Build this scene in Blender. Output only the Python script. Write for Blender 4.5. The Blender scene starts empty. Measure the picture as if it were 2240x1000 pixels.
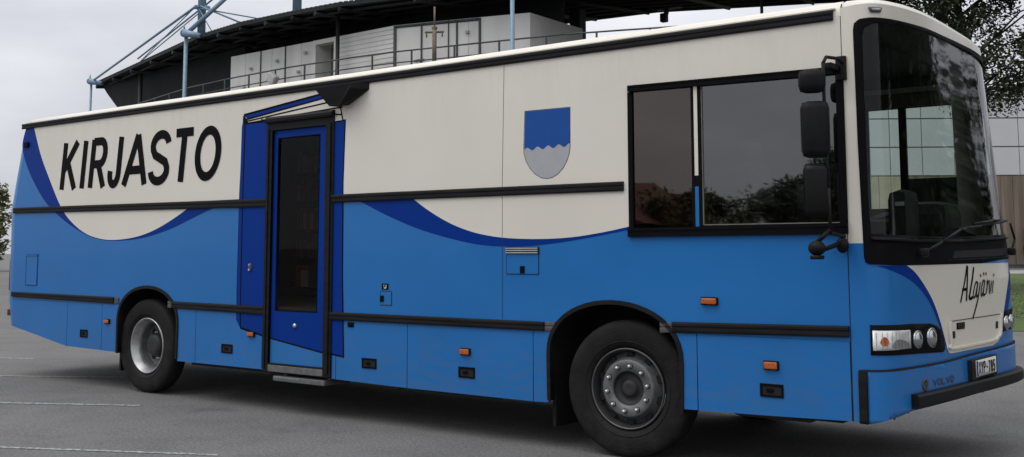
import bpy, bmesh, math, random
from mathutils import Vector, Matrix
R = math.radians
scene = bpy.context.scene
COL = scene.collection

# ------------------------------------------------------------------ camera
cam_d = bpy.data.cameras.new('camera')
cam = bpy.data.objects.new('camera', cam_d)
COL.objects.link(cam)
cam.matrix_world = Matrix(((0.79980, -0.06023, 0.59723, 10.0247),
                           (0.60026, 0.07741, -0.79605, -6.7207),
                           (-0.00172, 0.99518, -0.09807, 1.5115),
                           (0, 0, 0, 1)))
# columns are right, up, -forward
M = Matrix(((0.79980377, 0.06023127, 0.59723205), (0.6002591, -0.07740996, -0.7960507), (-0.00171543, 0.99517832, -0.09806714)))
m4 = M.to_4x4(); m4.translation = Vector((10.0247, -6.7207, 1.5115))
cam.matrix_world = m4
cam_d.sensor_width = 36.0
cam_d.lens = 36.0 * 2285.74 / 2240.0
cam_d.shift_y = -(500 - 323.65) / 2240.0
cam_d.clip_start = 0.1
cam_d.clip_end = 2000
scene.camera = cam

# ------------------------------------------------------------------ light: overcast daylight
SUN_EL, SUN_AZ = R(62), R(215)          # azimuth measured from +Y clockwise
sun_d = bpy.data.lights.new('sun', 'SUN')
sun_d.energy = 1.3
sun_d.angle = R(45)
sun_d.color = (1.0, 0.97, 0.93)
sun = bpy.data.objects.new('sun', sun_d)
COL.objects.link(sun)
sdir = Vector((math.sin(SUN_AZ) * math.cos(SUN_EL), math.cos(SUN_AZ) * math.cos(SUN_EL), math.sin(SUN_EL)))
sun.rotation_euler = sdir.to_track_quat('Z', 'Y').to_euler()
sun.location = (0, -10, 30)

world = bpy.data.worlds.new('World')
scene.world = world
world.use_nodes = True
wn, wl = world.node_tree.nodes, world.node_tree.links
wn.clear()
wout = wn.new('ShaderNodeOutputWorld')
bg = wn.new('ShaderNodeBackground')
sky = wn.new('ShaderNodeTexSky')
sky.sky_type = 'NISHITA'
sky.sun_disc = False
sky.sun_elevation = SUN_EL
sky.sun_rotation = SUN_AZ
tc = wn.new('ShaderNodeTexCoord')
sep = wn.new('ShaderNodeSeparateXYZ')
wl.new(tc.outputs['Generated'], sep.inputs[0])
ramp = wn.new('ShaderNodeValToRGB')       # cloud deck: dimmer at the horizon, brighter overhead
ramp.color_ramp.elements[0].position = 0.0
ramp.color_ramp.elements[0].color = (0.60, 0.61, 0.65, 1)
ramp.color_ramp.elements[1].position = 0.9
ramp.color_ramp.elements[1].color = (1.45, 1.45, 1.46, 1)
wl.new(sep.outputs['Z'], ramp.inputs['Fac'])
mp = wn.new('ShaderNodeMapping')
mp.inputs['Scale'].default_value = (1.2, 1.2, 4.5)
wl.new(tc.outputs['Generated'], mp.inputs[0])
nz = wn.new('ShaderNodeTexNoise')
nz.inputs['Scale'].default_value = 2.3
nz.inputs['Detail'].default_value = 5
nz.inputs['Roughness'].default_value = 0.5
wl.new(mp.outputs[0], nz.inputs['Vector'])
cr_ = wn.new('ShaderNodeValToRGB')
cr_.color_ramp.elements[0].position = 0.3
cr_.color_ramp.elements[0].color = (0.74, 0.75, 0.785, 1)
cr_.color_ramp.elements[1].position = 0.7
cr_.color_ramp.elements[1].color = (1.15, 1.15, 1.15, 1)
wl.new(nz.outputs['Fac'], cr_.inputs['Fac'])
mul = wn.new('ShaderNodeMixRGB'); mul.blend_type = 'MULTIPLY'; mul.inputs[0].default_value = 1
wl.new(ramp.outputs[0], mul.inputs[1]); wl.new(cr_.outputs[0], mul.inputs[2])
scl = wn.new('ShaderNodeMixRGB'); scl.blend_type = 'MULTIPLY'; scl.inputs[0].default_value = 1
scl.inputs[2].default_value = (10, 10, 10, 1)
wl.new(mul.outputs[0], scl.inputs[1])
mix = wn.new('ShaderNodeMixRGB'); mix.inputs[0].default_value = 0.92
wl.new(sky.outputs[0], mix.inputs[1]); wl.new(scl.outputs[0], mix.inputs[2])
wl.new(mix.outputs[0], bg.inputs['Color'])
bg.inputs['Strength'].default_value = 0.105
wl.new(bg.outputs[0], wout.inputs[0])

scene.view_settings.view_transform = 'Standard'
scene.view_settings.look = 'None'
scene.view_settings.exposure = 0.0
scene.view_settings.gamma = 1.0
scene.render.engine = 'CYCLES'
scene.cycles.max_bounces = 8
scene.cycles.transparent_max_bounces = 16
scene.cycles.caustics_reflective = False
scene.cycles.caustics_refractive = False

# ------------------------------------------------------------------ materials
def mat(name, col, rough=0.5, metal=0.0, coat=0.0, noise=0.0, nscale=8.0, bump=0.0, bscale=30.0, spec=0.5, stretch=None):
    m = bpy.data.materials.new(name); m.use_nodes = True
    n, l = m.node_tree.nodes, m.node_tree.links
    b = n['Principled BSDF']
    b.inputs['Base Color'].default_value = (*col, 1)
    b.inputs['Roughness'].default_value = rough
    b.inputs['Metallic'].default_value = metal
    b.inputs['Coat Weight'].default_value = coat
    b.inputs['Coat Roughness'].default_value = 0.06
    b.inputs['Specular IOR Level'].default_value = spec
    if noise or bump:
        t = n.new('ShaderNodeTexCoord')
        src = t.outputs['Object']
        if stretch:
            mp = n.new('ShaderNodeMapping'); mp.inputs['Scale'].default_value = stretch
            l.new(src, mp.inputs[0]); src = mp.outputs[0]
    if noise:
        x = n.new('ShaderNodeTexNoise'); x.inputs['Scale'].default_value = nscale; x.inputs['Detail'].default_value = 6
        l.new(src, x.inputs['Vector'])
        r = n.new('ShaderNodeValToRGB')
        r.color_ramp.elements[0].position = 0.3; r.color_ramp.elements[1].position = 0.7
        r.color_ramp.elements[0].color = tuple(c * (1 - noise) for c in col) + (1,)
        r.color_ramp.elements[1].color = tuple(min(1, c * (1 + noise)) for c in col) + (1,)
        l.new(x.outputs['Fac'], r.inputs['Fac']); l.new(r.outputs[0], b.inputs['Base Color'])
        mr = n.new('ShaderNodeMapRange'); mr.inputs['To Min'].default_value = max(0.02, rough - 0.08); mr.inputs['To Max'].default_value = min(1, rough + 0.08)
        l.new(x.outputs['Fac'], mr.inputs['Value']); l.new(mr.outputs[0], b.inputs['Roughness'])
    if bump:
        x = n.new('ShaderNodeTexNoise'); x.inputs['Scale'].default_value = bscale; x.inputs['Detail'].default_value = 3
        l.new(src, x.inputs['Vector'])
        bp = n.new('ShaderNodeBump'); bp.inputs['Strength'].default_value = 1.0; bp.inputs['Distance'].default_value = bump
        l.new(x.outputs['Fac'], bp.inputs['Height']); l.new(bp.outputs[0], b.inputs['Normal'])
        if coat: l.new(bp.outputs[0], b.inputs['Coat Normal'])
    return m

def glass_mat(name, tint, ior=1.5, rough=0.0, gcol=(1, 1, 1), wav=0.004):
    m = bpy.data.materials.new(name); m.use_nodes = True
    n, l = m.node_tree.nodes, m.node_tree.links
    n.clear()
    o = n.new('ShaderNodeOutputMaterial'); t = n.new('ShaderNodeBsdfTransparent'); g = n.new('ShaderNodeBsdfGlossy')
    f = n.new('ShaderNodeFresnel'); mx = n.new('ShaderNodeMixShader')
    t.inputs[0].default_value = (*tint, 1); g.inputs['Color'].default_value = (*gcol, 1); g.inputs['Roughness'].default_value = rough; f.inputs['IOR'].default_value = ior
    x = n.new('ShaderNodeTexNoise'); x.inputs['Scale'].default_value = 1.1
    tcn = n.new('ShaderNodeTexCoord'); l.new(tcn.outputs['Object'], x.inputs['Vector'])
    bp = n.new('ShaderNodeBump'); bp.inputs['Distance'].default_value = wav
    l.new(x.outputs['Fac'], bp.inputs['Height']); l.new(bp.outputs[0], g.inputs['Normal'])
    l.new(f.outputs[0], mx.inputs[0]); l.new(t.outputs[0], mx.inputs[1]); l.new(g.outputs[0], mx.inputs[2])
    l.new(mx.outputs[0], o.inputs[0])
    return m

MT = dict(
    white=mat('white_paint', (0.70, 0.665, 0.585), 0.32, coat=0.3, spec=0.3, noise=0.03, nscale=1.2, bump=0.0016, bscale=1.6),
    blue=mat('light_blue_paint', (0.015, 0.147, 0.425), 0.36, coat=0.22, spec=0.2, noise=0.05, nscale=1.3, bump=0.0016, bscale=1.6),
    navy=mat('dark_blue_paint', (0.002, 0.032, 0.23), 0.42, coat=0.02, spec=0.06, noise=0.05, nscale=1.5, bump=0.0012, bscale=1.6),
    midblue=mat('shield_blue', (0.006, 0.07, 0.30), 0.38, coat=0.08, spec=0.2, noise=0.05),
    shieldgrey=mat('shield_grey', (0.36, 0.37, 0.39), 0.4, coat=0.2, noise=0.04),
    vinyl=mat('black_vinyl', (0.006, 0.006, 0.007), 0.55, noise=0.1, spec=0.04),
    rubber=mat('black_rubber', (0.011, 0.011, 0.012), 0.55, spec=0.14, noise=0.35, nscale=6, stretch=(0.6, 4, 4)),
    greyrub=mat('grey_rubber', (0.07, 0.07, 0.072), 0.6, noise=0.2),
    gap=mat('gap_black', (0.004, 0.004, 0.005), 0.8, noise=0.1),
    tyre=mat('tyre_rubber', (0.013, 0.013, 0.0135), 0.7, spec=0.15, noise=0.3, nscale=9, bump=0.003, bscale=45),
    steel=mat('rim_steel', (0.40, 0.40, 0.41), 0.38, metal=0.75, noise=0.18, nscale=14),
    greysteel=mat('grey_hub_steel', (0.125, 0.128, 0.13), 0.5, metal=0.2, noise=0.25, nscale=16),
    nut=mat('nut_steel', (0.55, 0.55, 0.56), 0.35, metal=0.8, noise=0.15),
    darkhub=mat('dark_hub', (0.022, 0.022, 0.023), 0.6, noise=0.3),
    silver=mat('headlamp_reflector', (0.42, 0.44, 0.45), 0.12, metal=0.85, noise=0.1, nscale=20),
    amber=mat('amber_lens', (0.42, 0.09, 0.012), 0.18, coat=0.6, noise=0.25, nscale=60),
    red=mat('red_lens', (0.09, 0.006, 0.005), 0.3, coat=0.1, spec=.2, noise=0.2, nscale=50),
    alu=mat('step_aluminium', (0.16, 0.16, 0.16), 0.45, metal=0.5, noise=0.2, nscale=20),
    interior=mat('dark_interior', (0.028, 0.027, 0.026), 0.75, noise=0.3),
    seatcloth=mat('dark_seat', (0.10, 0.105, 0.115), 0.8, noise=0.3, nscale=20),
    plate=mat('plate_white', (0.62, 0.62, 0.60), 0.4, noise=0.04),
    glass=glass_mat('dark_tinted_glass', (0.24, 0.24, 0.225), 2.15, 0.018),
    doorglass=glass_mat('dark_door_glass', (0.92, 0.82, 0.72), 1.2, .01),
    screen=glass_mat('windscreen_glass', (0.74, 0.83, 0.78), 1.34, .04, wav=0.0004),
    rimring=mat('rim_ring', (0.10, 0.10, 0.10), 0.4, metal=0.4, noise=0.2, nscale=14),
    farglass=glass_mat('clear_side_glass', (0.86, 0.92, 0.89), 1.4),
    # grandstand
    sheet=mat('white_wall_sheet', (0.70, 0.69, 0.66), 0.6, noise=0.08, nscale=1.5, stretch=(1, 1, 0.3)),
    sheetdark=mat('grey_recess', (0.17, 0.18, 0.165), 0.7, noise=0.1),
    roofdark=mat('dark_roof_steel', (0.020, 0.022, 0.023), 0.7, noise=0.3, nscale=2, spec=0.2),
    joist=mat('black_joist', (0.010, 0.011, 0.012), 0.7, noise=0.2),
    bluesteel=mat('blue_grey_steel', (0.19, 0.29, 0.38), 0.45, noise=0.12, nscale=6),
    railsteel=mat('dark_rail', (0.06, 0.065, 0.068), 0.55, noise=0.2),
    rust=mat('rusty_steel', (0.15, 0.125, 0.08), 0.7, noise=0.4, nscale=12),
    concrete=mat('concrete', (0.22, 0.215, 0.20), 0.85, noise=0.2, nscale=1.2),
    lampgrey=mat('lamp_grey', (0.38, 0.38, 0.37), 0.45, noise=0.1),
    joint=mat('panel_joint', (0.10, 0.105, 0.11), 0.7, noise=0.1),
    hall=mat('hall_panel', (0.52, 0.53, 0.55), 0.5, noise=0.05, nscale=0.3),
    brown=mat('brown_cladding', (0.16, 0.128, 0.095), 0.7, noise=0.35, nscale=0.8, stretch=(3, 3, 0.2)),
    bark=mat('bark', (0.035, 0.028, 0.022), 0.9, noise=0.4, nscale=5, bump=0.03, bscale=12),
    leaf=mat('dark_leaf', (0.030, 0.046, 0.017), 0.6, noise=0.45, nscale=1.5),
    leaf2=mat('olive_leaf', (0.10, 0.10, 0.035), 0.6, noise=0.4, nscale=1.2),
    needle=mat('dark_needle', (0.022, 0.040, 0.016), 0.6, noise=0.45, nscale=1.5),
    redroof=mat('red_roof', (0.14, 0.06, 0.048), 0.8, noise=0.2, nscale=4),
    housewall=mat('house_wall', (0.10, 0.085, 0.07), 0.8, noise=0.1),
)

def dirty(m, dust, z0, z1, amount, scale=(2.5, 2.5, 9)):
    """road dust splashed on the low parts of a material (object height z0 full, z1 none)"""
    n, l = m.node_tree.nodes, m.node_tree.links; b = n['Principled BSDF']
    src = b.inputs['Base Color'].links[0].from_socket
    t = n.new('ShaderNodeTexCoord'); g = n.new('ShaderNodeNewGeometry'); s_ = n.new('ShaderNodeSeparateXYZ'); l.new(g.outputs['Position'], s_.inputs[0])
    mr = n.new('ShaderNodeMapRange'); mr.inputs['From Min'].default_value = z1; mr.inputs['From Max'].default_value = z0; l.new(s_.outputs['Z'], mr.inputs['Value'])
    mp = n.new('ShaderNodeMapping'); mp.inputs['Scale'].default_value = scale; l.new(g.outputs['Position'], mp.inputs[0])
    x = n.new('ShaderNodeTexNoise'); x.inputs['Scale'].default_value = 1.6; x.inputs['Detail'].default_value = 7; x.inputs['Roughness'].default_value = .7; l.new(mp.outputs[0], x.inputs['Vector'])
    r = n.new('ShaderNodeMapRange'); r.inputs['From Min'].default_value = .42; r.inputs['From Max'].default_value = .75; l.new(x.outputs['Fac'], r.inputs['Value'])
    a = n.new('ShaderNodeMath'); a.operation = 'MULTIPLY'; l.new(mr.outputs[0], a.inputs[0]); l.new(r.outputs[0], a.inputs[1])
    c = n.new('ShaderNodeMath'); c.operation = 'MULTIPLY'; c.inputs[1].default_value = amount; l.new(a.outputs[0], c.inputs[0])
    mx = n.new('ShaderNodeMixRGB'); mx.inputs[2].default_value = (*dust, 1); l.new(c.outputs[0], mx.inputs[0]); l.new(src, mx.inputs[1]); l.new(mx.outputs[0], b.inputs['Base Color'])
dirty(MT['blue'], (.13, .125, .115), .36, 1.0, .38)
dirty(MT['tyre'], (.06, .056, .05), 0.0, 1.1, .28, (6, 6, 6))
dirty(MT['white'], (.36, .33, .28), 3.04, 2.45, .16, (6, 6, 1.2))

# ------------------------------------------------------------------ helpers
def wloc(o):
    v = Vector((0, 0, 0))
    while o is not None:
        v += o.location; o = o.parent
    return v

def obj(name, me, mats, parent=None, loc=None):
    """link one mesh object; me holds world coordinates unless loc is given"""
    if isinstance(me, bmesh.types.BMesh):
        b = me; me = bpy.data.meshes.new(name); b.normal_update(); b.to_mesh(me); b.free()
    for m in (mats if isinstance(mats, (list, tuple)) else [mats]):
        me.materials.append(MT[m] if isinstance(m, str) else m)
    o = bpy.data.objects.new(name, me); COL.objects.link(o)
    if parent is not None:
        o.parent = parent
        o.location = (Vector(loc) if loc is not None else Vector((0, 0, 0))) - wloc(parent)
    elif loc is not None:
        o.location = loc
    return o

def tag(o, label=None, cat=None, group=None, kind=None):
    if label: o['label'] = label
    if cat: o['category'] = cat
    if group: o['group'] = group
    if kind: o['kind'] = kind
    return o

def thing(name, loc, label, cat, group=None):
    o = bpy.data.objects.new(name, None); COL.objects.link(o); o.location = loc
    o.empty_display_size = 0.3
    return tag(o, label, cat, group)

def copy_tree(o, parent=None):
    c = o.copy(); COL.objects.link(c)
    if parent is not None: c.parent = parent
    for ch in list(o.children): copy_tree(ch, c)
    return c

def box(bm, c, size, rotz=0.0, mi=0, bevel=0.0, rot=None):
    r = bmesh.ops.create_cube(bm, size=1.0)
    vs = r['verts']
    bmesh.ops.scale(bm, vec=size, verts=vs)
    if bevel:
        es = list({e for v in vs for e in v.link_edges})
        rb = bmesh.ops.bevel(bm, geom=es, offset=bevel, segments=2, affect='EDGES', profile=0.6)
        vs = list({v for f in rb['faces'] for v in f.verts} | {v for v in vs if v.is_valid})
        # gather the whole island
        seen = set(vs); st = list(vs)
        while st:
            v = st.pop()
            for e in v.link_edges:
                w = e.other_vert(v)
                if w not in seen: seen.add(w); st.append(w)
        vs = list(seen)
    if rot is not None: bmesh.ops.rotate(bm, cent=(0, 0, 0), matrix=rot, verts=vs)
    elif rotz: bmesh.ops.rotate(bm, cent=(0, 0, 0), matrix=Matrix.Rotation(rotz, 3, 'Z'), verts=vs)
    bmesh.ops.translate(bm, vec=c, verts=vs)
    for f in {f for v in vs for f in v.link_faces}: f.material_index = mi
    return vs

def bx(bm, x0, x1, y0, y1, z0, z1, mi=0, bevel=0.0):
    return box(bm, ((x0 + x1) / 2, (y0 + y1) / 2, (z0 + z1) / 2), (x1 - x0, y1 - y0, z1 - z0), mi=mi, bevel=bevel)

def bar(bm, a, b, r0, r1=None, n=8, mi=0, caps=True):
    a, b = Vector(a), Vector(b); r1 = r0 if r1 is None else r1
    d = (b - a); q = d.to_track_quat('Z', 'Y')
    A, B = [], []
    for i in range(n):
        t = 2 * math.pi * i / n
        u = q @ Vector((math.cos(t), math.sin(t), 0))
        A.append(bm.verts.new(a + u * r0)); B.append(bm.verts.new(b + u * r1))
    for i in range(n):
        f = bm.faces.new((A[i], A[(i + 1) % n], B[(i + 1) % n], B[i])); f.smooth = True; f.material_index = mi
    if caps:
        f = bm.faces.new(A[::-1]); f.material_index = mi
        f = bm.faces.new(B); f.material_index = mi

def tube(bm, pts, r, n=8, mi=0):
    for a, b in zip(pts, pts[1:]): bar(bm, a, b, r, n=n, mi=mi)

def poly(bm, pts, mi=0):
    f = bm.faces.new([bm.verts.new(p) for p in pts]); f.material_index = mi; return f

def prism(bm, pts, vec, mi=0):
    """extrude a planar polygon of 3-D points along vec"""
    vec = Vector(vec)
    A = [bm.verts.new(Vector(p)) for p in pts]; B = [bm.verts.new(Vector(p) + vec) for p in pts]
    n = len(A)
    fs = [bm.faces.new(A[::-1]), bm.faces.new(B)]
    for i in range(n): fs.append(bm.faces.new((A[i], A[(i + 1) % n], B[(i + 1) % n], B[i])))
    for f in fs: f.material_index = mi
    return fs

def lathe(bm, prof, n=48, mi=0, mis=None):
    """spin (r, y) about the y axis"""
    rings = []
    for r, y in prof:
        rings.append([bm.verts.new((r * math.cos(2 * math.pi * i / n), y, r * math.sin(2 * math.pi * i / n))) for i in range(n)] if r > 1e-5 else [bm.verts.new((0, y, 0))])
    for k in range(len(rings) - 1):
        a, b = rings[k], rings[k + 1]
        for i in range(n):
            j = (i + 1) % n
            if len(a) == 1 and len(b) == 1: continue
            if len(a) == 1: f = bm.faces.new((a[0], b[i], b[j]))
            elif len(b) == 1: f = bm.faces.new((a[i], a[j], b[0]))
            else: f = bm.faces.new((a[i], a[j], b[j], b[i]))
            f.smooth = True; f.material_index = mis[k] if mis else mi

def fill2d(loops, extrude=0.0):
    """2-D loops (outer + holes) -> mesh in the xy plane"""
    cu = bpy.data.curves.new('tmp', 'CURVE'); cu.dimensions = '2D'; cu.fill_mode = 'BOTH'; cu.extrude = extrude
    for lp in loops:
        s = cu.splines.new('POLY'); s.points.add(len(lp) - 1); s.use_cyclic_u = True
        for p, q in zip(s.points, lp): p.co = (q[0], q[1], 0, 1)
    o = bpy.data.objects.new('tmp', cu); COL.objects.link(o)
    dg = bpy.context.evaluated_depsgraph_get()
    me = bpy.data.meshes.new_from_object(o.evaluated_get(dg), depsgraph=dg)
    bpy.data.objects.remove(o); bpy.data.curves.remove(cu)
    return me

def side(bm, loops, y, thick=0.0, mi=0):
    """sheet on the bus side: loops are (x, z); front face at y, thickness goes inwards"""
    me = fill2d(loops, thick / 2)
    b = bmesh.new(); b.from_mesh(me); bpy.data.meshes.remove(me)
    for v in b.verts: v.co = Vector((v.co.x, y + thick / 2 + v.co.z, v.co.y))
    bmesh.ops.recalc_face_normals(b, faces=b.faces)
    if not thick:
        for f in b.faces:
            f.normal_update()
            if f.normal.y > 0: f.normal_flip()
    for f in b.faces: f.material_index = mi
    t = bpy.data.meshes.new('t'); b.to_mesh(t); b.free(); bm.from_mesh(t); bpy.data.meshes.remove(t)

def smooth_curve(pts, n=8, closed=False):
    out = []; N = len(pts)
    rng = range(N if closed else N - 1)
    for i in rng:
        if closed: p0, p1, p2, p3 = pts[(i - 1) % N], pts[i], pts[(i + 1) % N], pts[(i + 2) % N]
        else: p0, p1, p2, p3 = pts[max(i - 1, 0)], pts[i], pts[i + 1], pts[min(i + 2, N - 1)]
        for k in range(n):
            t = k / n
            out.append(tuple(0.5 * (2 * p1[c] + (p2[c] - p0[c]) * t + (2 * p0[c] - 5 * p1[c] + 4 * p2[c] - p3[c]) * t * t + (3 * p1[c] - p0[c] - 3 * p2[c] + p3[c]) * t ** 3) for c in range(len(p1))))
    if not closed: out.append(tuple(pts[-1]))
    return out

def stroke_loops(pts, w):
    """2-D polyline -> closed outline of width w with mitred joins"""
    L, Rr = [], []
    n = len(pts)
    for i, p in enumerate(pts):
        d = []
        if i > 0: a = pts[i - 1]; d.append((p[0] - a[0], p[1] - a[1]))
        if i < n - 1: b = pts[i + 1]; d.append((b[0] - p[0], b[1] - p[1]))
        d = [(x / max(1e-9, math.hypot(x, y)), y / max(1e-9, math.hypot(x, y))) for x, y in d]
        t = (sum(x for x, _ in d), sum(y for _, y in d)); tl = max(1e-6, math.hypot(*t)); t = (t[0] / tl, t[1] / tl)
        k = w / 2 / max(0.35, abs(t[0] * d[0][0] + t[1] * d[0][1]))
        L.append((p[0] - t[1] * k, p[1] + t[0] * k)); Rr.append((p[0] + t[1] * k, p[1] - t[0] * k))
    return L, Rr

def arc(cx, cy, rx, ry, a0, a1, n=20):
    return [(cx + rx * math.cos(R(a0 + (a1 - a0) * i / n)), cy + ry * math.sin(R(a0 + (a1 - a0) * i / n))) for i in range(n + 1)]

# ================================================================== GROUND
def asphalt_mat():
    m = bpy.data.materials.new('asphalt'); m.use_nodes = True
    n, l = m.node_tree.nodes, m.node_tree.links; b = n['Principled BSDF']
    t = n.new('ShaderNodeTexCoord')
    def noise(s, d, rgh=0.6):
        x = n.new('ShaderNodeTexNoise'); x.inputs['Scale'].default_value = s; x.inputs['Detail'].default_value = d
        x.inputs['Roughness'].default_value = rgh; l.new(t.outputs['Object'], x.inputs['Vector']); return x
    big = noise(0.35, 5); fine = noise(38, 5, 0.8); stain = noise(1.6, 6, 0.65)
    r1 = n.new('ShaderNodeValToRGB')
    r1.color_ramp.elements[0].position = 0.3; r1.color_ramp.elements[0].color = (0.112, 0.112, 0.113, 1)
    r1.color_ramp.elements[1].position = 0.7; r1.color_ramp.elements[1].color = (0.150, 0.149, 0.148, 1)
    l.new(big.outputs['Fac'], r1.inputs['Fac'])
    r2 = n.new('ShaderNodeValToRGB')
    r2.color_ramp.elements[0].position = 0.36; r2.color_ramp.elements[0].color = (0.4, 0.4, 0.4, 1)
    r2.color_ramp.elements[1].position = 0.66; r2.color_ramp.elements[1].color = (1.65, 1.63, 1.6, 1)
    l.new(fine.outputs['Fac'], r2.inputs['Fac'])
    oil = noise(0.9, 3, 0.5)
    r4 = n.new('ShaderNodeValToRGB')
    r4.color_ramp.elements[0].position = 0.66; r4.color_ramp.elements[0].color = (1, 1, 1, 1)
    r4.color_ramp.elements[1].position = 0.78; r4.color_ramp.elements[1].color = (0.62, 0.62, 0.62, 1)
    l.new(oil.outputs['Fac'], r4.inputs['Fac'])
    r3 = n.new('ShaderNodeValToRGB')
    r3.color_ramp.elements[0].position = 0.3; r3.color_ramp.elements[0].color = (0.84, 0.84, 0.84, 1)
    r3.color_ramp.elements[1].position = 0.55; r3.color_ramp.elements[1].color = (1.04, 1.04, 1.04, 1)
    l.new(stain.outputs['Fac'], r3.inputs['Fac'])
    a = n.new('ShaderNodeMixRGB'); a.blend_type = 'MULTIPLY'; a.inputs[0].default_value = 0.75
    l.new(r1.outputs[0], a.inputs[1]); l.new(r2.outputs[0], a.inputs[2])
    c = n.new('ShaderNodeMixRGB'); c.blend_type = 'MULTIPLY'; c.inputs[0].default_value = 1
    l.new(a.outputs[0], c.inputs[1]); l.new(r3.outputs[0], c.inputs[2])
    e = n.new('ShaderNodeMixRGB'); e.blend_type = 'MULTIPLY'; e.inputs[0].default_value = 1
    l.new(c.outputs[0], e.inputs[1]); l.new(r4.outputs[0], e.inputs[2])
    # pale stone chips
    vo = n.new('ShaderNodeTexVoronoi'); vo.inputs['Scale'].default_value = 30; l.new(t.outputs['Object'], vo.inputs['Vector'])
    r5 = n.new('ShaderNodeValToRGB'); r5.color_ramp.elements[0].position = .10; r5.color_ramp.elements[0].color = (1, 1, 1, 1); r5.color_ramp.elements[1].position = .22; r5.color_ramp.elements[1].color = (0, 0, 0, 1)
    l.new(vo.outputs['Distance'], r5.inputs['Fac'])
    g2 = n.new('ShaderNodeMixRGB'); g2.inputs[2].default_value = (.24, .235, .225, 1)
    ml = n.new('ShaderNodeMath'); ml.operation = 'MULTIPLY'; ml.inputs[1].default_value = .55; l.new(r5.outputs[0], ml.inputs[0])
    l.new(ml.outputs[0], g2.inputs[0]); l.new(e.outputs[0], g2.inputs[1])
    l.new(g2.outputs[0], b.inputs['Base Color'])
    b.inputs['Roughness'].default_value = 0.85; b.inputs['Specular IOR Level'].default_value = 0.3
    bp = n.new('ShaderNodeBump'); bp.inputs['Distance'].default_value = 0.006; bp.inputs['Strength'].default_value = 0.8
    l.new(fine.outputs['Fac'], bp.inputs['Height']); l.new(bp.outputs[0], b.inputs['Normal'])
    return m

bm = bmesh.new(); poly(bm, [(-700, -700, 0), (700, -700, 0), (700, 700, 0), (-700, 700, 0)])
tag(obj('parking_lot', bm, asphalt_mat()), kind='structure')

bm = bmesh.new()
poly(bm, [(-6, 10.6, .004), (2, 12.6, .004), (5.4, 14.4, .004), (9, 16.6, .004), (30, 26, .004), (80, 55, .004), (52, 108, .004), (-25, 52, .004)])
grass_m = mat('lawn', (0.062, 0.098, 0.018), 0.9, noise=0.45, nscale=1.3, bump=0.05, bscale=25)
tag(obj('lawn', bm, grass_m), kind='structure')
# blades of grass on the part of the lawn that shows
rnd = random.Random(4)
vs, fs = [], []
for i in range(26000):
    t = rnd.random() ** 2.0
    d = 15.5 + t * 40; lat = rnd.uniform(3.2, 6.2) * (1 + t * 2.2)
    x = 10.02 - .6 * d * 1.0 + .8 * lat * (d / 15.5) ** .55; y = -6.72 + .8 * d + .6 * lat * (d / 15.5) ** .55
    if y < 14.75 + (x - 5.8) * .52: continue
    h = rnd.uniform(.012, .03); a = rnd.uniform(0, 6.28); w = rnd.uniform(.01, .022)
    k = len(vs); dx, dy = math.cos(a) * w, math.sin(a) * w
    vs += [(x - dx, y - dy, .004), (x + dx, y + dy, .004), (x + rnd.uniform(-.05, .05), y + rnd.uniform(-.05, .05), h)]
    fs.append((k, k + 1, k + 2))
me = bpy.data.meshes.new('grass'); me.from_pydata(vs, [], fs)
tag(obj('grass', me, mat('grass_blade', (0.065, 0.10, 0.018), 0.8, noise=0.5, nscale=1.2, spec=0.2)), 'short green grass on the lawn right of the bus', 'grass', kind='stuff')
bm = bmesh.new()
poly(bm, [(-25, 52.0, .008), (52, 108, .008), (46, 117, .008), (-31, 61, .008)])
tag(obj('path', bm, mat('pale_path', (0.26, 0.255, 0.25), 0.85, noise=0.15, nscale=0.8)), kind='structure')

def marking(a, b, w=0.10):
    a, b = Vector(a), Vector(b); d = (b - a).normalized(); n_ = Vector((-d.y, d.x, 0)) * w / 2
    bm = bmesh.new(); N = 60; rr = random.Random(int(abs(a.x) * 100))
    prev = None
    for i in range(N + 1):
        p = a.lerp(b, i / N); e = 1 + rr.uniform(-.22, .12)
        cur = (bm.verts.new(p + n_ * e + Vector((0, 0, .004))), bm.verts.new(p - n_ * e + Vector((0, 0, .004))))
        if prev: bm.faces.new((prev[0], prev[1], cur[1], cur[0]))
        prev = cur
    m = bpy.data.materials.get('worn_marking')
    if m is None:
        m = mat('worn_marking', (0.30, 0.30, 0.29), 0.8)
        n, l = m.node_tree.nodes, m.node_tree.links
        t = n.new('ShaderNodeTexCoord'); x = n.new('ShaderNodeTexNoise'); x.inputs['Scale'].default_value = 26; x.inputs['Detail'].default_value = 5
        l.new(t.outputs['Object'], x.inputs['Vector'])
        r = n.new('ShaderNodeValToRGB'); r.color_ramp.elements[0].position = .42; r.color_ramp.elements[1].position = .56
        r.color_ramp.elements[0].color = (0.12, 0.135, 0.134, 1); r.color_ramp.elements[1].color = (0.34, 0.34, 0.335, 1)
        l.new(x.outputs['Fac'], r.inputs['Fac']); l.new(r.outputs[0], n['Principled BSDF'].inputs['Base Color'])
    tag(obj('parking_line', bm, m), kind='structure')
marking((-8.9, -1.1, 0), (-4.42, 1.24, 0), .09)
marking((-6.3, -2.2, 0), (-1.41, .71, 0), .085)
marking((-4.8, -3.6, 0), (.81, -.53, 0), .085)
marking((-2.2, -4.5, 0), (3.49, -1.66, 0), .06)

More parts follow.
